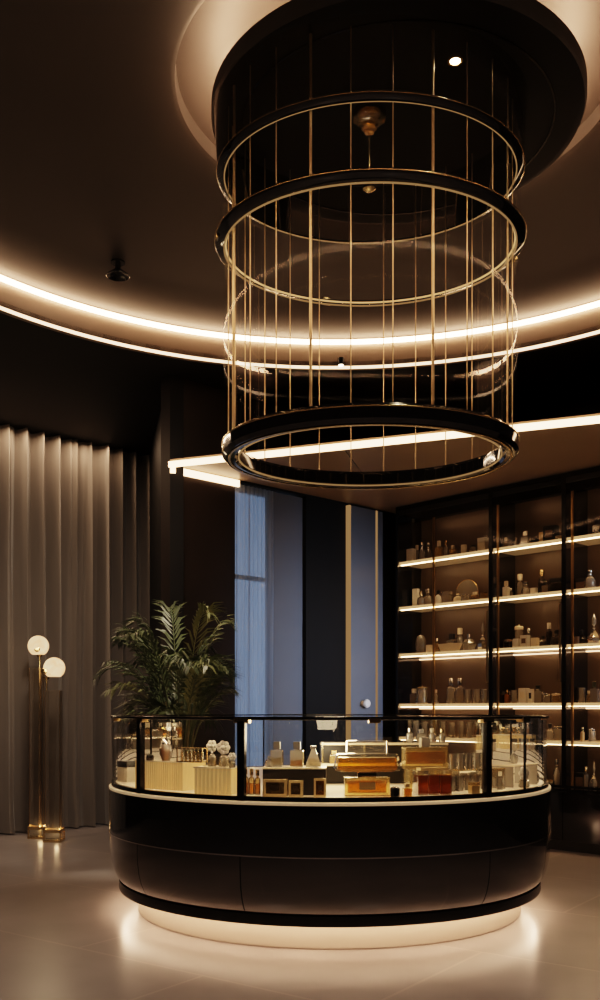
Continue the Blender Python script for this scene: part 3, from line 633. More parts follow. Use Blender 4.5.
# things on the shelves: (column, kind, width px, height px, body, liquid or lid, cap or face, words)
ORD = 'first second third fourth fifth sixth seventh eighth ninth tenth eleventh twelfth thirteenth fourteenth fifteenth sixteenth seventeenth eighteenth nineteenth twentieth'.split()
ORD += ['twenty-'+o for o in ORD[:9]]+['thirtieth']
B_, T_, D_ = 'bottle', 'tumbler', 'box'
ROWS = {
 0: [(411, 'carton', 8, 14, 'white', None, None, 'white upright carton', .16), (417, 'tall', 5, 19, 'crystal', None, 'ivory', 'slim clear bottle with ivory cap', .27),
     (422, 'round', 8, 19, 'crystal', None, 'silver', 'round clear bottle with silver cap', .14), (428.5, 'round', 8, 21, 'clear_bottle', 'pale_liquid', 'silver', 'pale perfume bottle with silver cap', .2),
     (439, 'square', 6, 19, 'gold_glass', None, 'ivory', 'narrow champagne bottle with ivory cap', .2), (446, 'tall', 5, 18, 'clear_bottle', None, 'brass', 'narrow clear bottle with brass cap', .2),
     (453, 'square', 6, 12, 'gold_glass', 'pale_liquid', 'ivory', 'small square pale bottle', .18), (464, 'carton', 5, 11, 'ivory', None, None, 'small ivory carton', .18),
     (473, 'jar', 7, 10, 'clear_bottle', None, 'black_box', 'small clear jar with black lid', .2), (483, 'carton', 9, 15, 'ivory', 'white', None, 'cream gift box with white lid', .18),
     (502, 'tall', 5, 12, 'gold_glass', 'amber', 'ivory', 'small amber vial with ivory cap', .18), (516, 'tall', 4, 11, 'crystal', None, 'silver', 'thin clear vial with silver cap', .2),
     (526, 'square', 8, 15, 'crystal', 'pale_liquid', 'silver', 'square crystal bottle with silver cap', .16), (535, 'carton', 7, 7, 'black_box', None, None, 'low black box', .2),
     (542, 'carton', 5, 13, 'gold_box', None, None, 'gold carton', .22), (551, 'carton', 13, 17, 'black_box', None, 'brown_box', 'large black box with brown front', .18),
     (559, 'jar', 8, 5, 'gold_glass', None, 'ivory', 'low champagne jar', .12), (597, 'square', 7, 18, 'dark_glass', None, 'black_box', 'dark square bottle with black cap', .2)],
 1: [(416, 'carton', 6, 19, 'white', None, None, 'tall white carton', .22), (421, 'round', 8, 15, 'clear_bottle', 'pale_liquid', 'brass', 'squat pale bottle with brass cap', .13),
     (428, 'round', 11, 19, 'crystal', None, 'silver', 'broad round crystal bottle', .2), (438, 'round', 7, 15, 'white', None, 'black_box', 'opaque white bottle with black cap', .16),
     (447, 'carton', 9, 13, 'clear_bottle', 'crystal', None, 'small clear glass box', .2), (458, 'round', 9, 11, 'ivory', None, 'silver', 'rounded ivory bottle', .2),
     (466, 'jar', 10, 8, 'clear_bottle', None, 'silver', 'low clear jar with silver lid', .2), (475, 'square', 7, 9, 'gold_glass', 'pale_liquid', 'ivory', 'small champagne bottle', .2), (484, 'jar', 8, 9, 'gold_glass', None, 'brass', 'small champagne jar with brass lid', .2),
     (497, 'square', 6, 17, 'white', None, 'ivory', 'upright white bottle with ivory cap', .18), (504, 'tall', 5, 11, 'crystal', None, 'silver', 'short clear vial', .2),
     (520, 'tall', 8, 24, 'crystal', 'pale_liquid', 'ivory', 'tall pale bottle with ivory cap', .27), (526, 'round', 9, 14, 'crystal', None, 'silver', 'round crystal bottle', .14),
     (534, 'carton', 6, 7, 'white', None, None, 'white cube box', .16), (542, 'tall', 8, 26, 'dark_glass', 'pale_liquid', 'brass', 'tall smoked bottle with brass cap', .27), (546, 'square', 7, 12, 'crystal', 'amber', 'silver', 'square amber bottle with silver cap', .12),
     (557, 'carton', 12, 15, 'dark_glass', 'black_box', None, 'smoked glass box with black lid', .18), (572, 'carton', 13, 12, 'brown_box', 'black_box', None, 'brown box with black lid', .2),
     (590, 'round', 11, 19, 'crystal', 'pale_liquid', 'silver', 'round pale bottle with silver cap', .18)],
 2: [(421, 'cloche', 12, 20, 'crystal', None, 'silver', 'arched glass dome', .2), (429.5, 'carton', 6, 8, 'ivory', None, None, 'small ivory box', .14), (437, 'tall', 5, 15, 'gold_glass', None, 'silver', 'little champagne bottle with silver cap', .27),
     (450, 'dish', 30, 8, 'ivory', None, None, 'long ivory tray', .13), (452, 'square', 9, 19, 'crystal', 'pale_liquid', 'black_box', 'square crystal bottle with black cap', .28),
     (460, 'tall', 8, 24, 'crystal', None, 'ivory', 'tall clear bottle with ivory cap', .30), (469, 'flacon', 15, 18, 'crystal', None, 'silver', 'broad facetted crystal flacon', .22), (483, 'decanter', 12, 29, 'crystal', 'pale_liquid', 'crystal', 'crystal decanter with tall stopper', .18),
     (495, 'jar', 8, 10, 'dark_glass', None, 'brown_box', 'dark jar with brown lid', .2), (505, 'carton', 9, 9, 'ivory', None, None, 'square cream box', .14), (516.5, 'carton', 6, 9, 'white', None, None, 'plain white carton', .1),
     (519, 'jar', 9, 24, 'clear_bottle', None, 'ivory', 'tall clear jar with ivory lid', .27), (525, 'carton', 8, 12, 'white', None, 'brown_box', 'white carton with brown label', .1), (529, 'tall', 7, 20, 'crystal', None, 'silver', 'clear bottle with silver cap', .28),
     (535, 'carton', 7, 9, 'ivory', None, None, 'ivory carton', .12), (543, 'flacon', 13, 12, 'dark_glass', None, 'black_box', 'low smoked flacon', .2), (549, 'tall', 6, 23, 'dark_glass', None, 'white', 'smoked bottle with white cap', .3),
     (557, 'round', 13, 16, 'dark_glass', None, 'black_box', 'round smoked bottle', .17), (570, 'round', 9, 15, 'dark_glass', 'deep_amber', 'black_box', 'round brown bottle', .2), (576, 'carton', 6, 8, 'brown_box', None, None, 'small brown box', .12),
     (594, 'decanter', 15, 31, 'crystal', 'amber', 'crystal', 'large facetted decanter with tall stopper', .18)],
 3: [(414, 'square', 7, 15, 'clear_bottle', None, 'white', 'square clear bottle with white cap', .16), (422, 'jar', 12, 18, 'crystal', None, 'gold_glass', 'wide crystal jar', .2), (435, 'tall', 7, 14, 'crystal', None, 'ivory', 'short clear bottle with ivory cap', .16),
     (451, 'tall', 9, 25, 'crystal', None, 'silver', 'tall clear bottle with silver cap', .2), (460, 'tall', 8, 25, 'clear_bottle', 'pale_liquid', 'silver', 'tall pale bottle with silver cap', .22),
     (468, 'tumbler', 8, 14, '', None, '', 'clear tumbler', .16), (477, 'tumbler', 9, 14, '', None, '', 'clear tumbler', .16), (485, 'tumbler', 7, 14, '', None, '', 'clear tumbler', .18),
     (497, 'tall', 5, 13, 'deep_amber', None, 'brass', 'little brown bottle with brass cap', .2), (504, 'square', 6, 12, 'gold_glass', None, 'ivory', 'little champagne bottle', .2), (514, 'tumbler', 8, 13, '', None, '', 'clear tumbler', .2),
     (524, 'carton', 9, 15, 'white', None, 'ivory', 'white carton with ivory label', .14), (531, 'carton', 5, 14, 'white', None, 'black_box', 'slim white carton with black label', .14), (539, 'square', 9, 18, 'crystal', None, 'silver', 'square clear bottle with silver cap', .2),
     (547, 'jar', 8, 10, 'crystal', None, 'silver', 'clear jar with silver lid', .18), (556, 'jar', 9, 10, 'gold_glass', None, 'ivory', 'champagne jar with ivory lid', .18), (572, 'tumbler', 8, 15, '', None, '', 'clear tumbler', .2),
     (589, 'tall', 5, 12, 'gold_glass', None, 'ivory', 'thin champagne vial', .18), (595, 'square', 8, 21, 'crystal', 'pale_liquid', 'silver', 'tall square pale bottle', .2)],
 4: [(407+9*i, 'tumbler', 7.5, 17 - (i % 3), '', None, '', 'clear tumbler', .15+.03*(i % 2)) for i in range(9)] + [(497+8.5*i, 'tumbler', 7, 15, '', None, '', 'clear tumbler', .17) for i in range(4)] +
     [(531, 'tall', 7, 18, 'crystal', None, 'silver', 'clear bottle with silver cap', .2), (541, 'round', 9, 17, 'crystal', None, 'ivory', 'round clear bottle with ivory cap', .18), (550, 'round', 9, 17, 'crystal', None, 'black_box', 'round clear bottle with black cap', .18), (558, 'jar', 9, 15, 'clear_bottle', None, 'silver', 'clear jar with silver lid', .2),
      (582.5, 'tall', 4, 14, 'gold_box', None, 'brass', 'slim gold bottle', .12), (592, 'jar', 8, 13, 'crystal', None, 'silver', 'crystal jar with silver lid', .2)],
 5: [(505, 'jar', 9, 18, 'crystal', None, 'silver', 'clear jar with silver lid', .2), (520, 'round', 9, 18, 'crystal', 'pale_liquid', 'silver', 'round pale bottle', .2), (534, 'jar', 11, 14, 'crystal', None, 'ivory', 'wide clear jar', .2),
     (548, 'beads', 14, 7, 'bead', None, None, 'shallow bowl of gold beads', .14), (557, 'round', 8, 27, 'crystal', None, 'silver', 'tall round bottle with silver cap', .24), (571, 'carton', 8, 15, 'brown_box', 'black_box', None, 'brown box with black lid', .18),
     (586, 'tall', 6, 22, 'crystal', 'pale_liquid', 'brass', 'slim pale bottle with brass cap', .18), (594, 'decanter', 9, 29, 'crystal', None, 'crystal', 'slim crystal decanter', .18)],
}
SNAME = ['top shelf', 'second shelf down', 'third shelf down', 'fourth shelf down', 'lowest lit shelf', 'black cabinet ledge']
KNAME = {'carton': ('gift_box', 'box'), 'tumbler': ('glass_tumbler', 'glass'), 'jar': ('glass_jar', 'jar'), 'cloche': ('glass_dome', 'glass dome'), 'dish': ('serving_tray', 'tray'), 'beads': ('bead_bowl', 'bowl'), 'decanter': ('crystal_decanter', 'decanter')}
def make(kind, w, h, root, body, liq, cap):
    if kind == 'carton': carton(w, h, root, body, .7, liq, cap)
    elif kind == 'tumbler': tumbler(w, h, root)
    elif kind == 'cloche':
        r = w/2
        bm = BM(); lathe(bm, [(r*.93, .008), (r*.93, h*.55), (r*.8, h*.78), (r*.45, h*.92), (0, h*.95)], 20); finish('dome', bm, body, root)
        bm = BM(); lathe(bm, [(0, 0), (r, 0), (r, .008), (0, .008)], 20); finish('base', bm, 'ivory', root)
        bm = BM(); lathe(bm, [(0, h*.95), (r*.1, h*.95), (r*.14, h*.98), (0, h)], 12); finish('knob', bm, cap, root)
        bm = BM(); lathe(bm, [(0, .009), (r*.4, .009), (r*.5, h*.2), (r*.15, h*.45), (r*.15, h*.5), (0, h*.5)], 8); finish('flacon', bm, 'gold_glass', root, smooth=False)
    elif kind == 'dish':
        bm = BM(); lathe(bm, [(0, 0), (w*.36, 0), (w*.5, h), (w*.49, h), (w*.35, h*.25), (0, h*.2)], 32, sy=.34); finish('tray', bm, body, root)
        bm = BM(); lathe(bm, [(0, h*.22), (w*.3, h*.26), (w*.34, h*.8), (0, h*1.25)], 14, sy=.3); finish('crystals', bm, 'crystal', root, smooth=False)['kind'] = 'stuff'
    elif kind == 'beads':
        bm = BM(); lathe(bm, [(0, 0), (w*.3, 0), (w*.5, h*.7), (w*.48, h*.7), (w*.28, h*.1), (0, h*.08)], 24); finish('bowl', bm, 'clear_bottle', root)
        rnd = random.Random(4); bm = BM()
        for i in range(40):
            a = rnd.random()*6.28; rr = w*.42*math.sqrt(rnd.random()); bmesh.ops.create_icosphere(bm, subdivisions=1, radius=w*.055, matrix=Matrix.Translation((rr*math.cos(a), rr*math.sin(a), h*.62+h*.4*(1-(rr/w/.45)**2)*rnd.random())))
        finish('beads', bm, 'bead', root)['kind'] = 'stuff'
    else: bottle(kind, w, h, root, body, liq, cap)
def unit_of(px): return 0 if px < 490 else 1 if px < 563 else 2
placed = []
def settle(px, off, w, level):
    a, b, _ = UNIT[unit_of(px)]; best = None
    for o_ in sorted((off, .11, .15, .19, .23, .27, .31, .33), key=lambda v: abs(v-off)):
        o_ = min(max(o_, .045+w/2), DEP-.06-w/2)
        p = on_line(px, K2+sn*o_, S1+sn*o_)
        t = min(max((p-K2).dot(sd), (a-K2).dot(sd)+.034+w/2), (b-K2).dot(sd)-.022-w/2)
        p = K2+sd*t+sn*o_
        gap = min([(p-q).length-(w+v)/2*1.08 for q, v, l in placed if l == level]+[1])
        if best is None or gap > best[0]+1e-4: best = (gap, p)
        if gap > .004: break
    placed.append((best[1], w, level)); return best[1]
for i, row in ROWS.items():
    z = SHELF[i] if i < 5 else .571
    row = sorted(row, key=lambda r: r[0])
    for j, (px, kind, wp, hp, body, liq, cap, words, off) in enumerate(row):
        p = on_line(px, K2+sn*off, S1+sn*off)
        w, h = wp*p.y/F, hp*p.y/F
        p = settle(px, off, w if kind not in ('dish',) else w*.45, i)
        nm, cat = KNAME.get(kind, ('perfume_bottle', 'bottle'))
        lab = f'{words} on the {SNAME[i]}, {ORD[j]} from the blue door'
        root = thing(nm, lab, cat, (p.x, p.y, z+.0005), srot, 'perfumes and gifts on the '+SNAME[i])
        make(kind, w, h, root, body, liq, cap)
# arched glass casket around the small bottles of the second shelf: a hinged lid standing behind them
p = on_line(467, K2+sn*.31, S1+sn*.31); w, h = 27*p.y/F, 24*p.y/F
root = thing('arched_plaque', 'large arched glass plaque standing behind the small jars on the second shelf down', 'plaque', (p.x, p.y, SHELF[1]+.0005), srot)
def arch(r0, r1, hh, th, bm):
    pts = []
    for k in range(25):
        a = PI*k/24; pts.append((r1*math.cos(a), hh-r1+r1*math.sin(a)))
    pts = [(r1, 0)]+pts+[(-r1, 0)]
    lo = [bm.verts.new((x, -th/2, z)) for x, z in pts]; hi = [bm.verts.new((x, th/2, z)) for x, z in pts]
    if r0 is None:
        bm.faces.new(lo); bm.faces.new(hi[::-1]); n = len(pts)
        for i in range(n): bm.faces.new((lo[i], lo[(i+1) % n], hi[(i+1) % n], hi[i]))
    else:
        bm.free()
bm = BM(); arch(None, w/2*.97, h, .008, bm); finish('glass_panel', bm, 'clear_bottle', root, smooth=False)
bm = BM(); tube(bm, [(w/2, 0, .004)]+[(w/2*math.cos(PI*k/24), 0, h-w/2+w/2*math.sin(PI*k/24)) for k in range(25)]+[(-w/2, 0, .004)], .005, 6); finish('rim', bm, 'brass', root)

# ------------------------------------------------------------------ things inside the counter case
def cpos(px, d): return Vector(((px-300)/F*d, d))
ZD = .8255
def size(n, d): return n*d/F
def citem(name, label, cat, px, d, z=ZD, rot=None, group=None, foot=(.06, .06)):
    p = cpos(px, d)
    for _ in range(90):
        rr = rot if rot is not None else math.atan2(p.x-KC.x, -(p.y-KC.y))*.55
        m_ = max(math.hypot(p.x-KC.x+sx*foot[0]/2*math.cos(rr)-sy*foot[1]/2*math.sin(rr), p.y-KC.y+sx*foot[0]/2*math.sin(rr)+sy*foot[1]/2*math.cos(rr)) for sx in (-1, 1) for sy in (-1, 1))
        if m_ < 1.382 or (_ and m_ > last): break
        last = m_
        d += .01; p = cpos(px, d)
    if rot is None: rot = math.atan2(p.x-KC.x, -(p.y-KC.y))*.55
    return thing(name, label, cat, (p.x, p.y, z), rot, group)
def block(root, w, dp, h, mat, ribs=0, top='cream_lit', name='block'):
    """display riser: body with vertical ribs, lit top plate"""
    bm = BM()
    if ribs:
        n = ribs; pts = []
        for i in range(n):
            x0 = -w/2+w*i/n; x1 = x0+w/n; pts += [(x0, -dp/2+.008), (x0+w/n*.25, -dp/2), (x0+w/n*.75, -dp/2), ]
        pts += [(w/2, -dp/2+.004), (w/2, dp/2), (-w/2, dp/2)]
        prism(bm, pts, 0, h-.008)
    else: box(bm, (0, 0, (h-.008)/2), (w, dp, h-.008), bev=.003)
    b = finish(name, bm, mat, root, smooth=False)
    bm = BM(); box(bm, (0, 0, h-.0035), (w+.006, dp+.006, .007), bev=.001); finish('top_plate', bm, top, root)
    return b
# front risers following the curve
d = 5.38
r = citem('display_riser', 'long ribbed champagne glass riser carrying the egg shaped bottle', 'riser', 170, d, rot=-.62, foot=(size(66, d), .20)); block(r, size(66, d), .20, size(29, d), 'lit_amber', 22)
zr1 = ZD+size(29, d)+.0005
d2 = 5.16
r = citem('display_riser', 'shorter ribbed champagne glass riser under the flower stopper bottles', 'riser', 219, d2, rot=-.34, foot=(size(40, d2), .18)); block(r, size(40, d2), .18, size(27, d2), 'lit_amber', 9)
zr2 = ZD+size(27, d2)+.0005
r = citem('gift_box', 'black box on a pale block at the curtain end of the case', 'box', 127, 5.72, ZD, rot=-.8, foot=(.13, .1)); carton(size(18, 5.7), size(22, 5.7), r, 'ivory', .7, 'black_box')
# egg bottle, vial rack, vases on the first riser
r = citem('perfume_bottle', 'egg shaped golden bottle with pointed silver cap', 'bottle', 166, 5.42, zr1); bottle('egg', size(14, 5.4), size(24, 5.4), r, 'clear_bottle', 'amber', 'silver')
r = citem('vial_rack', 'low brass rack with a row of small glass vials', 'rack', 192, 5.27, zr1, rot=-.40)
w, h = size(29, 5.27), size(14, 5.27)
bm = BM(); box(bm, (0, 0, h), (w, .07, .005)); box(bm, (0, 0, .003), (w, .07, .006))
for sx in (-1, 1):
    for sy in (-1, 1): box(bm, (sx*w*.485, sy*.03, h/2), (.006, .006, h))
finish('frame', bm, 'brass', r, smooth=False)
rk = r
for i in range(6):
    x = (i-2.5)*w/6.4; q = r.matrix_basis @ Vector((x, 0, .0065))
    v = thing('glass_vial', f'small champagne vial in the brass rack, {ORD[i]} from the egg shaped bottle', 'vial', q, r.rotation_euler.z, 'vials in the brass rack')
    bm = BM(); lathe(bm, [(0, 0), (.009, 0), (.009, h*.62), (.005, h*.72), (.005, h*.76)], 12); finish('glass_body', bm, 'gold_glass', v)
    bm = BM(); lathe(bm, [(0, h*.77), (.007, h*.77), (.007, h*.90), (0, h*.90)], 12); finish('cap', bm, 'ivory', v)
r = citem('small_jar', 'tiny dark jar beside the egg shaped bottle', 'jar', 150, 5.46, zr1); bottle('jar', size(8, 5.4), size(6, 5.4), r, 'dark_glass', None, 'black_box')
# flower-stopper crystal bottles on the second riser
def flower_bottle(root, w, h, mat='crystal', petals=6):
    r = w/2; hb = h*.5
    bm = BM(); lathe(bm, [(0, 0), (r*.7, 0), (r*.8, hb*.1), (r*.75, hb*.7), (r*.28, hb*.92), (r*.28, hb)], 8); g = finish('glass_body', bm, mat, root, smooth=False)
    bm = BM(); lathe(bm, [(0, .004), (r*.62, .004), (r*.7, hb*.1), (r*.68, hb*.5), (0, hb*.5)], 8); finish('perfume', bm, 'pale_liquid', g, smooth=False)
    bm = BM()
    lathe(bm, [(0, hb+.001), (r*.2, hb+.001), (r*.16, h*.6), (0, h*.62)], 8)
    for k in range(petals):
        a = 2*PI*k/petals
        m = Matrix.Translation((r*.62*math.cos(a), 0, h*.76+r*.62*math.sin(a))) @ Matrix.Diagonal((1, .6, 1, 1))
        bmesh.ops.create_icosphere(bm, subdivisions=2, radius=r*.42, matrix=m)
    bmesh.ops.create_icosphere(bm, subdivisions=2, radius=r*.36, matrix=Matrix.Translation((0, -r*.15, h*.76)))
    finish('flower_stopper', bm, 'white', root)
r = citem('perfume_bottle', 'tall crystal bottle with pale flower stopper beside the vial rack', 'bottle', 212, 5.17, zr2); flower_bottle(r, size(12, 5.15), size(27, 5.15))
r = citem('perfume_bottle', 'crystal bottle with broad flower stopper, next to the taller flower bottle', 'bottle', 223.5, 5.15, zr2); flower_bottle(r, size(14, 5.15), size(25, 5.15), petals=7)
r = citem('perfume_bottle', 'short crystal bottle with flower stopper by the black glass post', 'bottle', 232, 5.06, zr2); flower_bottle(r, size(9, 5.05), size(14, 5.05))
# golden tubes behind the post
for i, px in enumerate((245.5, 251.5, 257.5)):
    r = citem('gold_tube', f'slim upright golden glass tube, {ORD[i]} in the trio beside the black post', 'bottle', px, 5.10, ZD, group='golden glass tubes'); bottle('tall', size(6, 5.1), size(27-i, 5.1), r, 'gold_glass', 'amber', 'brass')
# dark riser with white-capped bottles
d3 = 5.15
r = citem('display_riser', 'dark glass riser under the ivory capped bottles', 'riser', 295, d3, rot=-.04); block(r, size(62, d3), .20, size(27, d3), 'black_box', 0)
zr3 = ZD+size(27, d3)+.0005
r = citem('perfume_bottle', 'round crystal flacon at the end of the dark riser', 'bottle', 269, 5.11, zr3); bottle('flacon', size(9, 5.1), size(11, 5.1), r, 'crystal', None, 'crystal')
r = citem('perfume_bottle', 'crystal bottle with wide ivory cap over a golden band', 'bottle', 277, 5.17, zr3); bottle('square', size(12, 5.1), size(25, 5.1), r, 'crystal', 'pale_liquid', 'ivory', fill=.5)
r = citem('perfume_bottle', 'lower crystal bottle with ivory cap between the wide capped bottle and the triangular flacon', 'bottle', 297, 5.15, zr3); bottle('square', size(13, 5.1), size(25, 5.1), r, 'clear_bottle', 'amber', 'ivory', fill=.4)
r['label'] = 'ivory capped crystal bottle of amber perfume next to the triangular flacon'
r = citem('perfume_bottle', 'triangular crystal flacon with slanted sides on the dark riser', 'bottle', 313.5, 5.14, zr3)
w, h = size(18, 5.1), size(21, 5.1)
bm = BM(); lathe(bm, [(0, 0), (w*.5, 0), (w*.5, h*.1), (w*.14, h*.82), (w*.12, h*.86)], 4, rot=PI/4, sx=1.2, sy=.7); finish('glass_body', bm, 'crystal', r, smooth=False)
bm = BM(); lathe(bm, [(0, .004), (w*.42, .004), (w*.42, h*.1), (w*.3, h*.4), (0, h*.4)], 4, rot=PI/4, sx=1.2, sy=.7); finish('perfume', bm, 'pale_liquid', r, smooth=False)
bm = BM(); lathe(bm, [(0, h*.865), (w*.2, h*.865), (w*.16, h), (0, h)], 8); finish('stopper', bm, 'silver', r, smooth=False)
# framed golden boxes in front
def framed(root, w, h, inner='amber', dp=.05):
    bm = BM(); f = .16*min(w, h)
    for (x, z, sx, sz) in ((0, f/2, w, f), (0, h-f/2, w, f), (-w/2+f/2, h/2, f, h-2*f), (w/2-f/2, h/2, f, h-2*f)): box(bm, (x, 0, z), (sx, dp, sz))
    finish('frame', bm, 'champagne', root, smooth=False)
    bm = BM(); box(bm, (0, .004, h/2), (w-2*f-.001, dp*.7, h-2*f-.001)); c = finish('perfume_block', bm, inner, root, smooth=False)
    bm = BM(); box(bm, (0, -dp*.37, h*.5), (w*.34, .002, h*.3)); finish('front_label', bm, 'brass', c, smooth=False)
r = citem('framed_bottle', 'wide framed golden block bottle in front of the dark riser', 'bottle', 275.5, 5.0); framed(r, size(24, 5), size(17, 5), 'gold_glass')
r = citem('framed_bottle', 'narrow framed golden block bottle beside the wide framed one', 'bottle', 296, 4.99); framed(r, size(14, 5), size(16, 5), 'gold_glass')
r = citem('framed_bottle', 'slim upright framed amber block bottle at the end of the dark riser', 'bottle', 320, 4.98); framed(r, size(12, 5), size(18, 5), 'amber')
# tiered stand added in the middle, in place of reflected cream shelf lines
d4 = 5.75
r = citem('reflection_stand', 'added dark tiered stand, its cream shelves standing in for reflections, behind the large bottle', 'stand', 385, d4, rot=.04)
w = size(128, d4)
bm = BM(); box(bm, (0, .12, .13), (w, .012, .26)); finish('back_board', bm, 'black_satin', r, smooth=False)
for zz, yy in ((.125, .02), (.25, .06)):
    bm = BM(); box(bm, (0, yy, zz), (w, .12, .012), bev=.002); finish('shelf', bm, 'cream_lit', r)
for x in (-.49, -.16, .16, .49):
    bm = BM(); box(bm, (w*x, .06, .131), (.012, .11, .262)); finish('support', bm, 'gold_glass', r, smooth=False)
stp = r
def stand_pt(px, level):
    a = stp.matrix_basis @ Vector((-1, (.01, .05)[level], 0)); b = stp.matrix_basis @ Vector((1, (.01, .05)[level], 0))
    q = on_line(px, (a.x, a.y), (b.x, b.y)); return (q.x, q.y, ZD+(.1315, .2565)[level])
for lv, cols in ((0, (333, 452-3)), (1, ())):
    pass
# large flat bottle on amber block
d5 = 5.02
r = citem('perfume_bottle', 'amber glass block bottle under the big flat bottle', 'bottle', 366.5, d5, rot=.03)
w, h = size(45, d5), size(19, d5)
bm = BM(); box(bm, (0, 0, h/2), (w, .10, h), bev=.006); g = finish('glass_body', bm, 'gold_glass', r)
bm = BM(); box(bm, (0, 0, h*.52), (w*.86, .076, h*.66), bev=.004); finish('perfume', bm, 'amber', g)
bm = BM(); box(bm, (0, -.0512, h*.55), (w*.36, .002, h*.4)); finish('front_label', bm, 'gold_box', g, smooth=False)
bm = BM(); box(bm, (0, 0, h+.014), (w*.42, .06, .026), bev=.004); finish('stopper', bm, 'dark_glass', r)
z5 = ZD+h+.0275
r = citem('perfume_bottle', 'big flat trapezoid bottle with broad clear cap stacked on the amber block bottle', 'bottle', 367, d5, z5, rot=.03)
w, h = size(66, d5), size(18, d5)
bm = BM(); lathe(bm, [(0, 0), (w*.38, 0), (w*.485, h*.10), (w*.5, h*.2), (w*.46, h*.94), (w*.44, h), (0, h)], 4, rot=PI/4, sx=1.414, sy=.26*1.414); g = finish('glass_body', bm, 'case_glass', r, smooth=False)
bm = BM(); lathe(bm, [(0, h*.06), (w*.37, h*.07), (w*.455, h*.16), (w*.43, h*.80), (0, h*.80)], 4, rot=PI/4, sx=1.414, sy=.22*1.414); finish('perfume', bm, 'amber', g, smooth=False)
hc = size(13, d5); bm = BM(); box(bm, (0, 0, h+hc/2+.001), (size(41, d5), .075, hc), bev=.008); finish('cap', bm, 'case_glass', r)
r = citem('bottle_cap', 'small dark knurled cap lying on the deck by the big bottle', 'cap', 395, 4.93)
bm = BM(); lathe(bm, [(0, 0), (.024, 0), (.026, .004), (.026, .044), (.022, .05), (0, .05)], 14); finish('knurled_side', bm, 'dark_glass' if 0 else 'black_metal', r, smooth=False)
bm = BM(); lathe(bm, [(0, .0505), (.014, .0505), (.012, .054), (0, .054)], 14); finish('button', bm, 'silver', r)
r = citem('perfume_cube', 'tiny amber cube bottle between the knurled cap and the tall amber bottle', 'bottle', 407, 4.95); bottle('square', size(8, 4.95), size(13, 4.95), r, 'gold_glass', 'amber', 'gold_box', depth=1, fill=.85)
# tall amber double bottle
d6 = 5.06
r = citem('perfume_bottle', 'deep amber facetted block bottle under the golden necked bottle', 'bottle', 432, d6, rot=.2, foot=(.21, .12))
w, h = size(36, d6), size(25, d6)
bm = BM()
for i in (-1, 0, 1): box(bm, (i*w/3, 0, h/2), (w/3-.003, .10, h), bev=.004)
g = finish('glass_body', bm, 'case_glass', r)
bm = BM()
for i in (-1, 0, 1): box(bm, (i*w/3, 0, h*.42), (w/3-.014, .085, h*.76))
finish('perfume', bm, 'deep_amber', g, smooth=False)
bm = BM(); box(bm, (0, 0, h+.006), (w*.8, .07, .011)); finish('stopper', bm, 'gold_box', r, smooth=False)
r = citem('perfume_bottle', 'golden bottle with square neck standing behind the deep amber block', 'bottle', 424.5, 5.32, ZD, rot=.15)
w = size(44, 5.25); h0 = size(25, 5.25); h = size(45, 5.25)
bm = BM(); box(bm, (0, 0, h0*.44), (w*.8, .085, h0*.88), bev=.005); box(bm, (0, 0, h0*.9+(h-h0*.9)/2), (w, .10, h-h0*.9-.002), bev=.010); g = finish('glass_body', bm, 'gold_glass', r)
bm = BM(); box(bm, (0, 0, h0+(h-h0)*.45), (w*.88, .08, (h-h0)*.62), bev=.006); finish('perfume', bm, 'amber', g)
bm = BM(); box(bm, (0, 0, h+size(4.5, 5.25)), (size(9, 5.25), .05, size(9, 5.25)), bev=.003); finish('cap', bm, 'ivory', r)
# rows of small glasses on the deck towards the right end of the case
cup0 = None
GL = [(452, 5.30), (460, 5.34), (468, 5.38), (476, 5.42), (484, 5.46), (456, 5.52), (464, 5.56), (472, 5.60), (474, 5.68)]
for i, (px, dd) in enumerate(GL):
    lab = f'clear crystal tumbler behind the deep amber block, {ORD[i]} of the group beside the case post'
    p = cpos(px, dd)
    if cup0 is None:
        cup0 = thing('glass_tumbler', lab, 'glass', (p.x, p.y, ZD), 0, 'crystal tumblers in the case'); tumbler(.046, .085, cup0)
    else: dup(cup0, (p.x, p.y, ZD), lab)
r = citem('tiered_shelf', 'small clear two legged shelf over the crystal tumblers', 'shelf', 468, 5.48, rot=.5)
bm = BM(); box(bm, (0, 0, .118), (.34, .26, .008), bev=.002); finish('shelf_plate', bm, 'gold_glass', r)
for sx in (-1, 1):
    bm = BM(); box(bm, (sx*.166, 0, .057), (.006, .26, .113)); finish('leg', bm, 'crystal', r, smooth=False)
tz = ZD+.1225
for i, (px, dd) in enumerate(((453, 5.40), (461, 5.43), (469, 5.46), (477, 5.50), (484, 5.54))):
    p = cpos(px, dd); lab = f'clear crystal tumbler on the small clear shelf, {ORD[i]} from the golden necked bottle'
    dup(cup0, (p.x, p.y, tz), lab)
r = citem('gift_box', 'small golden cube box by the post in front of the tumblers', 'box', 474, 5.17); carton(size(9, 5.17), size(11, 5.17), r, 'gold_box', .9, 'gold_glass')
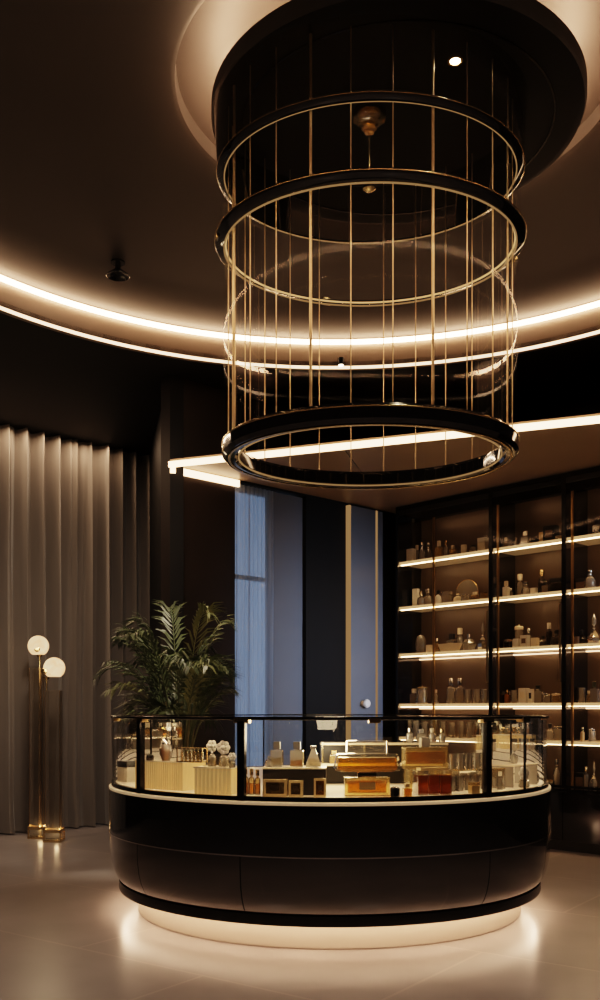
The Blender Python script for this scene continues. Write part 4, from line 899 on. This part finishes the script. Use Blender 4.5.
# right end of the case: shelf with crystal figures, apothecary jar
r = citem('tiered_shelf', 'clear shelf with cream edge at the cabinet end of the case', 'shelf', 514, 5.72, rot=.9)
bm = BM(); box(bm, (0, 0, .128), (.34, .16, .008), bev=.002); finish('shelf_plate', bm, 'cream_lit', r)
for sx in (-1, 1):
    bm = BM(); box(bm, (sx*.165, 0, .062), (.006, .15, .123)); finish('leg', bm, 'crystal', r, smooth=False)
r = citem('perfume_bottle', 'crystal bottle with flower stopper under the glass at the cabinet end', 'bottle', 524, 5.46); flower_bottle(r, size(14, 5.5), size(19, 5.5))
r = citem('perfume_bottle', 'small facetted crystal flacon beside the flower bottle at the cabinet end', 'bottle', 535, 5.62); bottle('flacon', size(11, 5.8), size(17, 5.8), r, 'crystal', None, 'silver')
r = citem('perfume_bottle', 'slim ivory capped bottle just past the case post at the cabinet end', 'bottle', 500, 5.42); bottle('tall', size(6, 5.4), size(18, 5.4), r, 'crystal', 'pale_liquid', 'ivory')
p = cpos(514, 5.72)
r = thing('perfume_bottle', 'small crystal bottle standing on the clear cream edged shelf', 'bottle', (p.x, p.y, ZD+.1325), .9); bottle('flacon', size(10, 5.7), size(14, 5.7), r, 'crystal', None, 'silver')
# bottles on the tiered stand
for i, (px, lv, kind, wp, hp, body, liq, cap, words) in enumerate((
    (334, 0, 'square', 9, 13, 'gold_glass', 'amber', 'brass', 'small amber bottle with brass cap on the lower tier of the dark stand'),
    (410, 1, 'tall', 8, 15, 'crystal', None, 'silver', 'clear bottle with silver cap on the upper tier of the dark stand'),
    (421, 1, 'square', 9, 14, 'crystal', 'pale_liquid', 'silver', 'square pale bottle on the upper tier of the dark stand'),
    (432, 1, 'round', 9, 15, 'crystal', None, 'ivory', 'round clear bottle with ivory cap on the upper tier of the dark stand'),
    (442, 1, 'tall', 7, 14, 'clear_bottle', None, 'brass', 'slim bottle with brass cap at the end of the upper tier'))):
    q = stand_pt(px, lv); r = thing('perfume_bottle', words, 'bottle', q, 0); bottle(kind, size(wp, 5.7), size(hp, 5.7), r, body, liq, cap)

# ------------------------------------------------------------------ floor lamps
def floor_lamp(label, x, y, zg, bend):
    r = thing('floor_lamp', label, 'lamp', (x, y, 0), 0, 'globe floor lamps by the curtain')
    bm = BM(); box(bm, (0, 0, .012), (.17, .17, .022), bev=.004); b = finish('base', bm, 'brass', r)
    bm = BM()
    for sx in (-1, 1):
        for sy in (-1, 1): box(bm, (sx*.078, sy*.078, .065), (.012, .012, .085))
    for sx in (-1, 1): box(bm, (sx*.078, 0, .107), (.014, .168, .03)); box(bm, (0, sx*.078, .107), (.144, .014, .03))
    finish('base_cage', bm, 'brass', b, smooth=False)
    bm = BM(); box(bm, (0, 0, (.024+zg-.22)/2), (.135, .135, zg-.245)); finish('glass_column', bm, 'lamp_glass', r, smooth=False)
    for sx in (-1, 1):
        bm = BM(); box(bm, (sx*.07, -.07, (.137+zg-.22)/2), (.004, .004, zg-.357)); finish('edge_strip', bm, 'brass_dark', r, smooth=False)
    bm = BM(); tube(bm, [(bend, 0, .02), (bend, 0, zg-.09)], .0085, 10); finish('pole', bm, 'brass', r)
    bm = BM(); tube(bm, [(-bend*.5+.02, .03, .02), (-bend*.5+.02, .03, zg-.22)], .010, 10); finish('inner_rod', bm, 'brass_dark', r)
    light('base glow fill', 'POINT', (x+.03, y-.03, .10), .8, (1, .66, .34), None, .02)  # small point lamp added for a golden glow round the base
    R = .104; pf = []
    for k in range(17):
        a = -PI/2+.62+(PI-.62)*k/16; pf.append((max(0, R*math.cos(a)), R*math.sin(a)))
    pf = [(0, pf[0][1])]+pf[:-1]+[(0, R)]
    bm = BM(); lathe(bm, pf, 32, (0, 0, zg)); g = finish('globe', bm, 'globe', r)
    bm = BM(); lathe(bm, [(0, -.11), (.02, -.11), (.03, -.088), (0, -.088)], 16, (bend, 0, zg)); finish('collar', bm, 'brass', r)
    bm = BM(); bmesh.ops.create_uvsphere(bm, u_segments=16, v_segments=10, radius=.03, matrix=Matrix.Translation((bend, -R*.86, zg-.035)) @ Matrix.Diagonal((1, .35, 1, 1))); finish('holder', bm, 'brass', g)
    light('floor lamp glow', 'POINT', (x, y-.16, zg), 3, (1, .72, .42), None, .1)
    return r
floor_lamp('taller brass floor lamp with glowing alabaster globe by the curtain', -2.625, 9.43, 1.926, .012)
floor_lamp('shorter brass floor lamp with glowing alabaster globe, half a globe lower', -2.40, 9.18, 1.694, -.075)

# ------------------------------------------------------------------ potted palm
px_, pd_ = 180, 7.62
P0 = cpos(px_, pd_)
pl = thing('potted_palm', 'dark green bushy palm in a tall charcoal pot behind the counter', 'plant', (P0.x, P0.y, 0))
bm = BM(); lathe(bm, [(0, 0), (.15, 0), (.17, .02), (.22, .62), (.225, .66), (.20, .66), (.19, .60), (0, .60)], 40); pot = finish('pot', bm, 'pot', pl)
bm = BM(); lathe(bm, [(0, .615), (.18, .603)], 32); finish('soil', bm, 'soil', pot)
rnd = random.Random(21)
def frond(a, reach, top, base_z, droop, nleaf, mat, lw=.0095, ll=.2):
    d = Vector((math.cos(a), math.sin(a), 0)); pts = []
    b0 = Vector((d.x*.05, d.y*.05, .61))
    n = 14
    for k in range(n+1):
        t = k/n
        pts.append(b0+d*(reach*(t**1.5)) + Vector((0, 0, (top-.61)*(1-(1-t)**1.7) - droop*t**3)))
    bm = BM(); tube(bm, pts, .009, 6, .002)
    side = Vector((-d.y, d.x, 0))
    for k in range(nleaf):
        t = .42+.58*k/(nleaf-1); f = t*n; i = min(int(f), n-1); p = pts[i].lerp(pts[i+1], f-i)
        tan = (pts[i+1]-pts[i]).normalized(); up = side.cross(tan).normalized()
        L = ll*(.55+.75*math.sin(PI*min(1, (t-.36)/.62)))*rnd.uniform(.85, 1.15)
        if k == nleaf-1: L *= .8
        for s in (-1, 1):
            ang = rnd.uniform(.7, 1.0)*(1-.35*t)
            dr = (tan*math.cos(ang)+side*s*math.sin(ang)+up*rnd.uniform(.0, .35)).normalized()
            wv = dr.cross(up).normalized()*lw*rnd.uniform(.8, 1.2)
            mid = p+dr*L*.5+Vector((0, 0, .01)); tip = p+dr*L+Vector((0, 0, -L*.22))
            q = p+dr*L*.2
            v = [bm.verts.new(x) for x in (p, q+wv*.75, mid+wv, tip, mid-wv, q-wv*.75)]
            bm.faces.new((v[0], v[1], v[5])); bm.faces.new((v[1], v[2], v[4], v[5])); bm.faces.new((v[2], v[3], v[4]))
    return bm
specs = []
for i in range(34):
    a = i*2.39996+.4
    specs.append((a, rnd.uniform(.25, .62), rnd.uniform(1.42, 2.30), .61, rnd.uniform(.05, .35), 21))
for (a, reach, top, bz, droop, nl) in specs:
    # keep clear of the wall behind
    if math.sin(a) > .2 and math.cos(a) > -.5: reach *= .62
    top -= .25*max(0, reach-.35)
    f = finish('frond', frond(a, reach, top, bz, droop, nl, None), 'leaf' if rnd.random() < .75 else 'leaf_light', pl, smooth=False)
for i in range(7):
    a = PI+rnd.uniform(-.9, .9)
    finish('frond', frond(a, rnd.uniform(.4, .62), rnd.uniform(1.55, 1.98), .61, .1, 16, None, .010, .12), 'leaf', pl, smooth=False)
for i in range(9):
    a = rnd.uniform(-.5, 3.6)+PI; x, y = .07*math.cos(a), .07*math.sin(a)
    bm = BM(); tube(bm, [(x, y, .60), (x*1.4, y*1.4, .95), (x*1.9, y*1.9, 1.35)], .014, 7, .007); finish('stem', bm, 'stem', pl)

# ------------------------------------------------------------------ lights
light('curtain wash', 'AREA', (*(CW0-cwd*.35+cwn*.17), ZC-.03), 40, (1, .66, .42), None, 3.2, .05, target=(*(CW0+cwd*.2+cwn*.02), 0))
bpy.data.objects['curtain wash'].rotation_euler = (math.radians(-3), 0, math.atan2(cwd.y, cwd.x))
# blue fill lamp added out of view, shining on the blue panels
light('blue panel fill', 'AREA', (4.6, 5.2, 2.4), 14, (.60, .74, 1), None, 1.0, 1.8, target=(*on_line(335, K1, K2), 1.6), spread=math.radians(28))
# added fill lamps without fittings, for the curtain and the room
light('curtain fill', 'AREA', (-1.2, 5.6, ZC-.02), 20, (1, .80, .64), None, .8, .8, target=(*CW0, 1.2), spread=math.radians(75))
for i, (x, y, e_) in enumerate(((-1.7, 3.3, 80), (1.6, 2.7, 75), (-.2, 1.2, 80), (2.6, 5.0, 35), (-3.0, 4.6, 45))):
    light('room fill spot', 'SPOT', (x, y, ZC+.05), e_, (1, .86, .75), (0, 0, 0), .05, spot_size=math.radians(115), spot_blend=.9)  # unseen spots added to brighten floor and counter
light('palm fill', 'SPOT', (P0.x+.5, P0.y-1.0, 3.9), 240, (1, .82, .6), None, .05, target=(P0.x, P0.y, 1.4), spot_size=.6, spot_blend=.7)  # lamp without a fitting, added to brighten the fronds
light('case glow', 'POINT', (KC.x, KC.y-.75, 1.17), 20, (1, .74, .44), None, .15)

# ------------------------------------------------------------------ world, camera, view
w = bpy.data.worlds.new('dusk'); bpy.context.scene.world = w; w.use_nodes = True
bg = w.node_tree.nodes['Background']; bg.inputs[0].default_value = (.27, .38, .56, 1); bg.inputs[1].default_value = 1.5
cam = bpy.data.cameras.new('camera'); co = bpy.data.objects.new('camera', cam); C.objects.link(co)
co.location = (0, 0, EYE); co.rotation_euler = (PI/2, 0, 0)
cam.sensor_width = 36; cam.lens = F/1000*36; cam.shift_y = (Y0-500)/1000; cam.clip_start = .05
s = bpy.context.scene; s.camera = co
s.view_settings.view_transform = 'Filmic'
try: s.view_settings.look = 'Medium High Contrast'
except Exception: pass
s.view_settings.exposure = 0
s.cycles.max_bounces = 12; s.cycles.transparent_max_bounces = 40; s.cycles.diffuse_bounces = 4; s.cycles.glossy_bounces = 5
s.cycles.sample_clamp_indirect = 6
s.cycles.caustics_reflective = False; s.cycles.caustics_refractive = False
